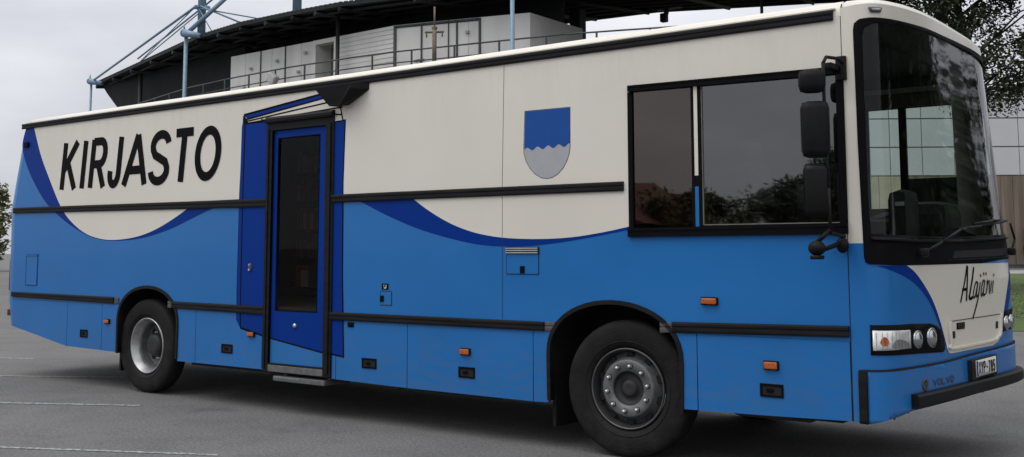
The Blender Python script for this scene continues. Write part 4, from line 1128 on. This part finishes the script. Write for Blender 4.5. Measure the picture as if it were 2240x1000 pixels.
# ------------------------------------------------------------------ wheels
def wheel(front_type):
    root = bpy.data.objects.new('wheel', None); COL.objects.link(root)
    bm = bmesh.new()
    ri = .292; tw = .19 if front_type else .145
    tp = [(ri, .02), (ri + .02, -.012), (ri + .055, -.026), (.40, -.032), (.450, -.030), (.480, -.020), (.495, -.002), (.501, .025), (.502, .05), (.502, tw - .04), (.494, tw), (.45, tw + .02), (ri, tw)]
    lathe(bm, tp, 72)
    # shoulder blocks of the tread
    for i in range(60):
        t = 2 * math.pi * i / 60
        if 0: box(bm, (.497 * math.cos(t), .05, .497 * math.sin(t)), (.008, .06, .03), rot=Matrix.Rotation(-t, 3, 'Y'))
    for r_, y_ in ((.345, -.0255), (.425, -.0275)):
        for k in range(1): lathe(bm, [(r_ - .006, y_ + .004), (r_ - .002, y_ - .004), (r_ + .002, y_ - .004), (r_ + .006, y_ + .004)], 72)
    obj('tyre', bm, 'tyre', root)
    bm = bmesh.new()
    if front_type:
        lathe(bm, [(ri + .004, .0), (ri + .003, -.016), (ri - .004, -.019), (ri - .008, -.012)], 64, 0)
        lathe(bm, [(ri - .008, -.012), (ri - .02, .015), (ri - .03, .075)], 64, 1)
        lathe(bm, [(ri - .03, .075), (.232, .05), (.212, .012), (.206, -.002), (.196, -.006), (.128, -.004), (.124, .01)], 64, 2)
        lathe(bm, [(.124, .01), (.118, .03), (.104, .042), (.066, .046), (.058, .018), (.050, .012), (.022, .012), (0, .014)], 48, 1)
        for i in range(10):      # hand holes
            t = 2 * math.pi * (i + .5) / 10
            if i % 1 == 0:
                q = bmesh.ops.create_cone(bm, cap_ends=True, segments=16, radius1=.024, radius2=.024, depth=.02, matrix=Matrix.Translation((.240 * math.cos(t), .048, .240 * math.sin(t))) @ Matrix.Rotation(-t, 4, 'Y') @ Matrix.Scale(1.25, 4, (0, 0, 1)) @ Matrix.Rotation(R(90), 4, 'X'))
                for f in {f for v in q['verts'] for f in v.link_faces}: f.material_index = 3
        mats = ['rimring', 'darkhub', 'greysteel', 'gap']
    else:
        lathe(bm, [(ri + .006, .0), (ri + .005, -.014), (ri - .004, -.017), (ri - .014, -.006), (ri - .022, .02), (ri - .045, .045), (ri - .050, .09)], 64, 0)
        lathe(bm, [(ri - .050, .09), (ri - .056, .13), (ri - .062, .16)], 64, 2)
        lathe(bm, [(ri - .062, .16), (.20, .175), (.15, .17), (.12, .165)], 64, 2)
        lathe(bm, [(.12, .165), (.118, .08), (.10, .06), (.06, .06), (0, .06)], 48, 1)
        for i in range(8):
            t = 2 * math.pi * i / 8
            q = bmesh.ops.create_cone(bm, cap_ends=True, segments=18, radius1=.028, radius2=.028, depth=.012, matrix=Matrix.Translation((.192 * math.cos(t), .172, .192 * math.sin(t))) @ Matrix.Rotation(R(90), 4, 'X'))
            for f in {f for v in q['verts'] for f in v.link_faces}: f.material_index = 3
        mats = ['steel', 'darkhub', 'greysteel', 'gap']
    obj('rim', bm, mats, root)
    nb = bmesh.new(); yN = -.006 if front_type else .168; rN = .166 if front_type else .145
    lathe(nb, [(.019, .004), (.019, -.004), (.014, -.006), (.0135, -.026), (.008, -.034), (0, -.035)], 16, mis=[1, 1, 0, 0, 0])
    nut0 = obj('wheel_nut', nb, ['nut', 'gap'], root)
    for i in range(10):
        n_ = nut0 if i == 0 else nut0.copy()
        if i: COL.objects.link(n_)
        t = 2 * math.pi * (i + .27) / 10; n_.parent = root; n_.location = (rN * math.cos(t), yN, rN * math.sin(t))
    return root
fw = wheel(True); rw = wheel(False)
def put(w, x, y, rot): w.parent = bus; w.location = Vector((x, y, .5)) - bus.location; w.rotation_euler.z = rot
put(fw, 6.0, .066, R(5)); put(rw, 0.0, .072, 0)
w2 = copy_tree(fw, bus); put(w2, 6.0, W - .075, R(185)); w3 = copy_tree(rw, bus); put(w3, 0, W - .085, R(180))
bm = bmesh.new(); bar(bm, (0, .4, .5), (0, W - .4, .5), .08); bar(bm, (6, .4, .46), (6, W - .4, .46), .06); box(bm, (0, 1.25, .5), (.4, .45, .4), bevel=.1); obj('axle', bm, 'darkhub', bus)

# ------------------------------------------------------------------ door
DY = .012
bm = bmesh.new()      # book drawn round the door: black outline, dark blue cover, page lines
ol = [(1.605, 2.874), (1.590, 2.5), (1.573, 2.103), (1.568, 1.105), (1.574, .84), (1.643, .752), (1.995, .690), (2.93, .574), (3.094, .556), (3.062, 1.303), (3.056, 2.135), (3.075, 2.720), (2.93, 2.712), (1.995, 2.79), (1.69, 2.787), (1.665, 2.83)]
DH = [(1.998, .40), (2.928, .40), (2.928, 2.755), (1.998, 2.755)]
book = bmesh.new()
side(bm, [ol[:6] + [(1.998, .690), (1.998, 2.79)] + ol[14:]], -.0034, 0, 1)
side(bm, [[(2.928, .574)] + ol[8:13] + [(2.928, 2.712)]], -.0034, 0, 1)
book.free()
side(bm, [[(1.652, 2.776), (1.640, 2.10), (1.640, 1.1), (1.650, .772), (1.998, .706), (1.998, 2.774)]], -.0040, 0, 0)
side(bm, [[(2.928, .590), (3.078, .572), (3.048, 1.303), (3.042, 2.135), (3.060, 2.706), (2.928, 2.698)]], -.0040, 0, 0)
side(bm, [[(1.590, 2.76), (1.580, 2.10), (1.578, 1.1), (1.582, .845), (1.630, .772), (1.622, 1.1), (1.622, 2.10), (1.630, 2.76), (1.612, 2.83)]], -.0040, 0, 0)
for a, b, w in (((1.62, 2.868), (2.83, 2.985), .035), ((1.665, 2.830), (2.86, 2.955), .022), ((1.675, 2.808), (2.93, 2.905), .014), ((1.683, 2.788), (3.03, 2.838), .014)):
    p, q = stroke_loops([a, b], w); side(bm, [p + q[::-1]], -.0046, 0, 1)
side(bm, [[(1.625, 2.862), (2.80, 2.978), (2.85, 2.956), (1.668, 2.838)]], -.0052, 0, 0)
for a, b in (((2.985, 2.90), (3.035, 2.715)), ((2.93, 2.775), (3.02, 2.768)), ((2.95, 2.835), (3.01, 2.835))):
    p, q = stroke_loops([a, b], .014); side(bm, [p + q[::-1]], -.0049, 0, 1)
obj('book_graphic', bm, ['navy', 'vinyl'], bus)
# entrance door assembly
bm = bmesh.new()
fo = [(1.996, .37), (2.93, .37), (2.93, 2.757), (1.996, 2.757)]; fi = [(2.066, .374), (2.826, .374), (2.822, 2.685), (2.070, 2.685)]
side(bm, [[fo[0], (2.066, .37), (2.070, 2.685), (2.822, 2.685), (2.826, .37), fo[1], fo[2], fo[3]]], -.016, .05, 0)
bx(bm, 2.0, 2.028, -.026, -.016, .40, 2.70, 0); bx(bm, 2.86, 2.90, -.030, -.016, .40, 2.70, 0)
prism(bm, [(1.985, 0, 2.758), (1.985, -.04, 2.758), (1.985, -.046, 2.795), (1.985, -.025, 2.818), (1.985, 0, 2.822)], (.945, 0, 0))
bx(bm, 1.99, 2.93, -.050, -.040, 2.772, 2.784)
dfr = obj('door_frame', bm, 'rubber', bus)
bm = bmesh.new()
gl = [(2.128, .945), (2.712, .945), (2.722, 2.612), (2.128, 2.609)]
side(bm, [[(2.072, .437), (2.822, .437), (2.820, 2.680), (2.074, 2.680)], gl], DY, .03, 0)
side(bm, [[(2.073, .438), (2.821, .438), (2.820, .582), (2.073, .682)]], DY - .0015, 0, 1)
p, q = stroke_loops([(2.073, .682), (2.820, .582)], .014); side(bm, [p + q[::-1]], DY - .003, 0, 2)
door = obj('door', bm, ['navy', 'blue', 'vinyl'], bus)
bm = bmesh.new(); side(bm, [gl], DY + .012, 0, 0); obj('door_glass', bm, 'doorglass', door)
bm = bmesh.new()
gl2 = [(2.138, .955), (2.702, .955), (2.712, 2.602), (2.138, 2.599)]
side(bm, [gl, gl2], DY - .004, .008, 0); obj('glass_seal', bm, 'vinyl', door)
bm = bmesh.new(); t = bmesh.new(); lathe(bm, [(.022, 0), (.022, -.01), (.012, -.018), (0, -.02)], 16)
for v in bm.verts: v.co += Vector((2.416, DY, .813))
obj('door_knob', bm, 'nut', door)
bm = bmesh.new(); bx(bm, 2.066, 2.876, -.014, .04, .372, .434, 0, .004); bx(bm, 2.066, 2.876, -.010, .02, .4345, .452, 1); obj('door_sill', bm, ['alu', 'rubber'], bus)
bm = bmesh.new(); bx(bm, 2.166, 2.87, -.03, .3, .292, .338, 0, .006)
for k in range(16): bx(bm, 2.19 + k * .022, 2.20 + k * .022, -.034, -.03, .318, .332, 1)
bx(bm, 2.2, 2.23, .08, .12, .33, .5, 1); bx(bm, 2.8, 2.83, .08, .12, .33, .5, 1)
obj('step', bm, ['alu', 'nut'], bus)
# lamp housing over the door
bm = bmesh.new()
back = [(2.93, 3.030), (3.372, 3.033), (3.372, 2.970), (3.115, 2.850), (2.995, 2.875)]
frn = [(2.70, 2.985, -.26), (3.16, 2.99, -.26), (3.16, 2.955, -.26), (2.98, 2.80, -.20), (2.86, 2.815, -.20)]
A = [bm.verts.new((x, 0, z)) for x, z in back]; B = [bm.verts.new((x + .12, y * .62, z + .02)) for x, z, y in frn]
bm.faces.new(A); bm.faces.new(B[::-1])
for i in range(5): bm.faces.new((A[i], A[(i + 1) % 5], B[(i + 1) % 5], B[i]))
bmesh.ops.recalc_face_normals(bm, faces=bm.faces)
obj('door_lamp_housing', bm, 'rubber', bus)

# ------------------------------------------------------------------ side windows
def pane(name, lp, m, y=.006):
    bm = bmesh.new(); side(bm, [lp], y, 0, 0); return obj(name, bm, m, bus)
w1 = pane('side_window', [(6.100, 1.660), (6.598, 1.660), (6.605, 2.700), (6.104, 2.700)], glass_mat('brown_tinted_glass', (.20, .16, .14), 1.9, .018, gcol=(1, .86, .78)))
w2_ = pane('side_window', [(6.655, 1.660), (7.655, 1.660), (7.652, 2.685), (6.668, 2.70)], 'glass')
bm = bmesh.new()
bx(bm, 6.068, 6.106, -.010, .03, 1.676, 2.690); bx(bm, 7.648, 7.700, -.010, .03, 1.688, 2.690)
bx(bm, 6.590, 6.612, -.008, .028, 1.676, 2.690); bx(bm, 6.642, 6.668, -.008, .028, 1.676, 2.690)
bx(bm, 6.612, 6.642, -.007, .028, 1.965, 2.042)
p = [(6.080, 2.738), (6.080, 2.692), (7.690, 2.664), (7.690, 2.712)]
side(bm, [p], -.030, .04, 0); side(bm, [[(6.085, 2.728), (6.085, 2.722), (7.69, 2.701), (7.69, 2.707)]], -.034, .006, 0)
side(bm, [[(6.066, 1.676), (6.066, 1.612), (7.700, 1.616), (7.700, 1.688)]], -.026, .04, 0); side(bm, [[(6.066, 1.668), (6.066, 1.655), (7.70, 1.665), (7.70, 1.679)]], -.032, .008, 0)
wf = obj('window_frame', bm, 'vinyl', bus)
bm = bmesh.new(); bx(bm, 6.612, 6.642, -.006, .028, 2.0425, 2.690, 0); bx(bm, 6.612, 6.642, -.006, .028, 1.6765, 1.9645, 1); obj('window_bar', bm, ['white', 'blue'], bus)
bm = bmesh.new(); bx(bm, 6.6685, 6.676, -.003, .02, 1.69, 2.68); bx(bm, 6.6765, 7.647, -.003, .02, 1.6885, 1.695); obj('window_seal', bm, mat('seal_grey', (.16, .15, .13), .6, noise=.2), bus)

# ------------------------------------------------------------------ mirrors
bm = bmesh.new()
tube(bm, [(7.70, -.002, 2.73), (7.70, -.10, 2.75), (7.66, -.20, 2.75), (7.66, -.26, 2.70), (7.665, -.27, 2.3), (7.675, -.27, 1.9), (7.675, -.26, 1.62), (7.68, -.02, 1.60)], .011, n=10)
box(bm, (7.69, -.012, 2.70), (.07, .03, .16), bevel=.01); box(bm, (7.66, -.10, 2.70), (.05, .14, .04), bevel=.01)
mir = obj('mirror_arm', bm, 'rubber', bus)
def mhouse(x, z, w, h, dep, y=-.28, m='rubber', bev=.045):
    bm = bmesh.new()
    box(bm, (x, y, z), (w, dep, h), rotz=R(24), bevel=bev)
    for f in bm.faces: f.smooth = True
    return obj('mirror', bm, m, bus)
hk = mat('mirror_plastic', (.008, .0082, .009), .5, noise=.2, nscale=20, spec=.12)
mhouse(7.592, 2.588, .17, .155, .11, m=hk, bev=.05); mhouse(7.605, 2.277, .18, .365, .10, m=hk, bev=.05); mhouse(7.605, 1.89, .165, .34, .07, m=mat('mirror_plastic_dim', (.006, .006, .0065), .4, noise=.2, spec=.15))
bm = bmesh.new()
bmesh.ops.create_uvsphere(bm, u_segments=16, v_segments=10, radius=.048, matrix=Matrix.Translation((7.60, -.30, 1.525)) @ Matrix.Scale(1.15, 4, (1, 0, 0)))
bmesh.ops.create_uvsphere(bm, u_segments=16, v_segments=10, radius=.040, matrix=Matrix.Translation((7.675, -.05, 1.545)) @ Matrix.Scale(1.3, 4, (0, 0, 1)))
bar(bm, (7.6, -.3, 1.56), (7.675, -.26, 1.64), .014); bar(bm, (7.62, -.22, 1.52), (7.675, -.05, 1.56), .016)
bx(bm, 7.57, 7.63, -.35, -.25, 1.455, 1.48, 0, .008)
for f in bm.faces: f.smooth = True
obj('mirror', bm, hk, bus)

# ------------------------------------------------------------------ small fittings
def lamp(x, z, w, h, m='amber'):
    bm = bmesh.new(); box(bm, (x, -.010, z), (w + .014, .018, h + .014), bevel=.007); o = obj('marker_lamp', bm, 'vinyl', bus)
    bm = bmesh.new(); box(bm, (x, -.020, z), (w, .02, h), bevel=.009); obj('lens', bm, m, o)
lamp(-.656, .737, .085, .04); lamp(1.812, .709, .09, .04); lamp(4.506, .690, .095, .045); lamp(6.708, 1.160, .115, .042); lamp(7.151, .746, .095, .048)
bm = bmesh.new(); box(bm, (-2.547, -.012, 2.833), (.095, .025, .07), bevel=.01); obj('rear_side_lamp', bm, 'vinyl', bus)
bm = bmesh.new(); bx(bm, -2.965, -2.84, .06, .30, 1.03, 1.42, 0, .01); obj('tail_light', bm, 'red', bus)
bm = bmesh.new(); bx(bm, -2.955, -2.84, .05, .24, .72, .80, 0, .01); obj('tail_light', bm, 'red', bus)
def outline(name, x0, x1, z0, z1, m='gap', w=.006, fillm=None, rad=.0):
    bm = bmesh.new(); side(bm, [[(x0, z0), (x1, z0), (x1, z1), (x0, z1)], [(x0 + w, z0 + w), (x1 - w, z0 + w), (x1 - w, z1 - w), (x0 + w, z1 - w)]], -.0030, .002, 0)
    side(bm, [[(x0 + w, z0 + w), (x1 - w, z0 + w), (x1 - w, z1 - w), (x0 + w, z1 - w)]], -.0040, .003, 1)
    return obj(name, bm, [m, 'blue'], bus)
o = outline('service_flap', 4.926, 5.245, 1.325, 1.540)
bm = bmesh.new(); bx(bm, 4.922, 5.248, -.010, 0, 1.488, 1.543, 0)
for z in (1.497, 1.515, 1.532): bx(bm, 4.926, 5.240, -.016, -.010, z - .0045, z + .0045, 1)
obj('vent', bm, ['gap', 'lampgrey'], o)
bm = bmesh.new(); bx(bm, 5.065, 5.110, -.011, -.004, 1.335, 1.392, 0, .004); obj('latch', bm, 'vinyl', o)
o = outline('service_flap', 3.532, 3.672, 1.038, 1.164)
bm = bmesh.new(); bx(bm, 3.535, 3.580, -.010, -.004, 1.068, 1.124, 0, .004); obj('latch', bm, 'vinyl', o)
bm = bmesh.new(); bx(bm, 3.552, 3.630, -.004, 0, 1.176, 1.228, 0)
for st in letter_strokes('U', 3.578, .026, 1.187, .030, 0):
    a, b = stroke_loops(st, .009); side(bm, [a + b[::-1]], -.0046, 0, 1)
obj('socket_sign', bm, ['vinyl', 'plate'], bus)
o = outline('fuel_flap', -2.452, -2.178, 1.106, 1.482, 'navy', .016)
bm = bmesh.new(); bx(bm, -2.445, -2.19, -.012, -.004, 1.462, 1.476, 0, .003); bx(bm, -2.43, -2.18, -.012, -.004, 1.112, 1.126, 0, .003); obj('hinge', bm, 'blue', o)
bm = bmesh.new(); bx(bm, 3.135, 3.212, -.008, 0, .832, .876, 0, .004); t = bmesh.new(); lathe(t, [(.014, 0), (.014, -.006), (0, -.008)], 14)
for v in t.verts: v.co += Vector((3.176, -.008, .855))
tm = bpy.data.meshes.new('t'); t.to_mesh(tm); t.free(); bm.from_mesh(tm); bpy.data.meshes.remove(tm)
obj('lock', bm, ['nut', 'vinyl'][::-1], bus)
bm = bmesh.new(); lathe(bm, [(.030, 0), (.030, -.008), (.018, -.014), (0, -.015)], 20); 
for v in bm.verts: v.co = Vector((v.co.x * .75, v.co.y, v.co.z * 1.35)) + Vector((1.769, -.004, 1.355))
lk = obj('door_button', bm, 'greyrub', bus)
bm = bmesh.new(); bx(bm, 1.760, 1.778, -.023, -.016, 1.372, 1.388); bx(bm, 1.758, 1.780, -.023, -.017, 1.322, 1.342); obj('key_slot', bm, 'lampgrey', lk)
# coat of arms
sh = [(5.116, 2.625), (5.548, 2.622), (5.546, 2.318), (5.538, 2.262), (5.515, 2.205), (5.482, 2.155), (5.430, 2.108), (5.375, 2.083), (5.328, 2.078), (5.275, 2.086), (5.215, 2.118), (5.165, 2.165), (5.126, 2.225), (5.106, 2.290), (5.104, 2.34)]
bm = bmesh.new()
c_ = (5.328, 2.35); side(bm, [[(c_[0] + (x - c_[0]) * 1.022, c_[1] + (z - c_[1]) * 1.016) for x, z in sh]], -.0032, 0, 2)
side(bm, [sh], -.0040, 0, 1)
wv = [(5.1085 + (5.546 - 5.1085) * i / 60, 2.318 + -.0125 * math.sin(2 * math.pi * (i / 60 * 4.3 + .47)) + .012 * i / 60) for i in range(61)]
side(bm, [[(5.118, 2.6235)] + wv + [(5.547, 2.6205)]], -.0048, 0, 0)
obj('coat_of_arms', bm, ['midblue', 'shieldgrey', 'vinyl'], bus)

# ------------------------------------------------------------------ interior seen through the glass
bm = bmesh.new()
prism(bm, [(7.55, .08, .98), (7.86, .08, .98), (7.86, .08, 1.50), (7.72, .08, 1.62), (7.55, .08, 1.58)], (0, 2.2, 0))
box(bm, (7.42, 1.75, 1.50), (.35, .75, .5), bevel=.1); box(bm, (7.70, 1.95, 1.74), (.36, .5, .30), bevel=.1)
obj('dashboard', bm, 'interior', bus)
bm = bmesh.new()
bmesh.ops.create_cone(bm, cap_ends=False, segments=32, radius1=.22, radius2=.22, depth=.03, matrix=Matrix.Translation((7.25, 1.8, 1.72)) @ Matrix.Rotation(R(-25), 4, 'Y'))
bar(bm, (7.25, 1.8, 1.70), (7.45, 1.8, 1.2), .04); bar(bm, (7.25, 1.6, 1.72), (7.25, 2.0, 1.72), .02)
obj('steering_wheel', bm, 'seatcloth', bus)
bm = bmesh.new(); box(bm, (6.55, 1.8, 1.42), (.5, .5, .16), bevel=.06); box(bm, (6.30, 1.8, 1.85), (.16, .48, .85), rot=Matrix.Rotation(R(-8), 3, 'Y'), bevel=.06); box(bm, (6.24, 1.8, 2.36), (.12, .3, .2), bevel=.05); bar(bm, (6.55, 1.8, 1.0), (6.55, 1.8, 1.4), .12)
obj('driver_seat', bm, 'seatcloth', bus)
bm = bmesh.new(); box(bm, (7.02, .55, 1.55), (.42, .4, .6), bevel=.08); bx(bm, 7.0, 7.12, .60, .75, 1.86, 1.9, 0); obj('cab_console', bm, 'interior', bus)
bm = bmesh.new(); bx(bm, 7.20, 7.225, .35, .75, 1.80, 1.98); obj('cab_cushion', bm, 'seatcloth', bus)
bm = bmesh.new(); box(bm, (7.64, 1.40, 1.72), (.18, .22, .50), rotz=R(-15), bevel=.085); obj('cab_seat', bm, 'interior', bus)
bm = bmesh.new(); bx(bm, 7.625, 7.69, 1.245, 1.255, 1.842, 1.872); obj('cab_label', bm, 'plate', bus)
bm = bmesh.new(); bx(bm, 5.18, 5.24, .05, W - .05, .98, 3.0); bx(bm, -2.4, 5.1, W - .32, W - .05, .98, 2.9); obj('partition', bm, 'interior', bus)
rb = random.Random(5)
bm = bmesh.new()
bx(bm, .5, 4.9, 1.86, 1.9, 1.0, 2.8, 5)
for sh_ in range(5):
    z = 1.1 + sh_ * .33; bx(bm, .6, 4.8, 1.55, 1.85, z - .02, z)
    x = .65
    while x < 4.7:
        w = rb.uniform(.02, .05); h = rb.uniform(.18, .27)
        if rb.random() < .85: bx(bm, x, x + w, 1.57, 1.8, z, z + h, rb.choice((1, 2, 3, 4)))
        x += w + .004
obj('bookshelf', bm, ['interior', mat('book_red', (.35, .10, .07), .7, noise=.2), mat('book_cream', (.62, .56, .44), .7, noise=.2), mat('book_green', (.14, .20, .13), .7, noise=.2), mat('book_dark', (.10, .10, .13), .7, noise=.2), mat('shelf_wood', (.30, .20, .12), .6, noise=.2)], bus)
bm = bmesh.new()
for lp in FW: side(bm, [lp], W - .01, 0, 0)
obj('cab_window', bm, 'farglass', bus)
bm = bmesh.new(); bx(bm, 7.31, 7.37, W - .03, W + .004, 1.9, 2.75); bx(bm, 7.60, 7.62, W - .03, W + .003, 1.75, 2.1); obj('cab_window_frame', bm, 'vinyl', bus)
# underbody tanks and pipes
def under(name, fn):
    bm = bmesh.new(); fn(bm); obj(name, bm, 'darkhub', bus)
under('exhaust', lambda b: bar(b, (3.3, .5, .34), (3.3, .9, .34), .1)); under('fuel_tank', lambda b: bx(b, 3.6, 4.6, .35, .8, .27, .42, 0, .03))
under('battery_box', lambda b: bx(b, 1.0, 1.5, .4, .8, .30, .42, 0, .03)); under('tow_bar', lambda b: bar(b, (-.6, .6, .36), (-1.6, .5, .42), .05)); under('air_tank', lambda b: bx(b, 6.75, 7.3, .3, .8, .34, .5, 0, .02))

for x0, x1 in ((2.2, 3.0), (6.4, 7.0)):
    bm = bmesh.new(); poly(bm, [(x0 - .02, .58, 3.245), (x1 + .02, .58, 3.245), (x1 + .02, 1.25, 3.262), (x0 - .02, 1.25, 3.262)]); poly(bm, [(x0 - .02, 1.25, 3.262), (x1 + .02, 1.25, 3.262), (x1 + .02, 1.92, 3.245), (x0 - .02, 1.92, 3.245)])
    obj('added_skylight', bm, 'farglass', bus)  # unseen glazed opening, added to let daylight into the bus
bm = bmesh.new(); bx(bm, 6.6, 7.75, W - .09, W - .03, 2.86, 2.90); obj('cab_trim', bm, 'lampgrey', bus)
bm = bmesh.new(); bx(bm, 6.6, 7.75, W - .05, W - .028, 2.74, 2.859); obj('cab_panel', bm, mat('cab_brown', (.10, .065, .05), .6, noise=.2), bus)
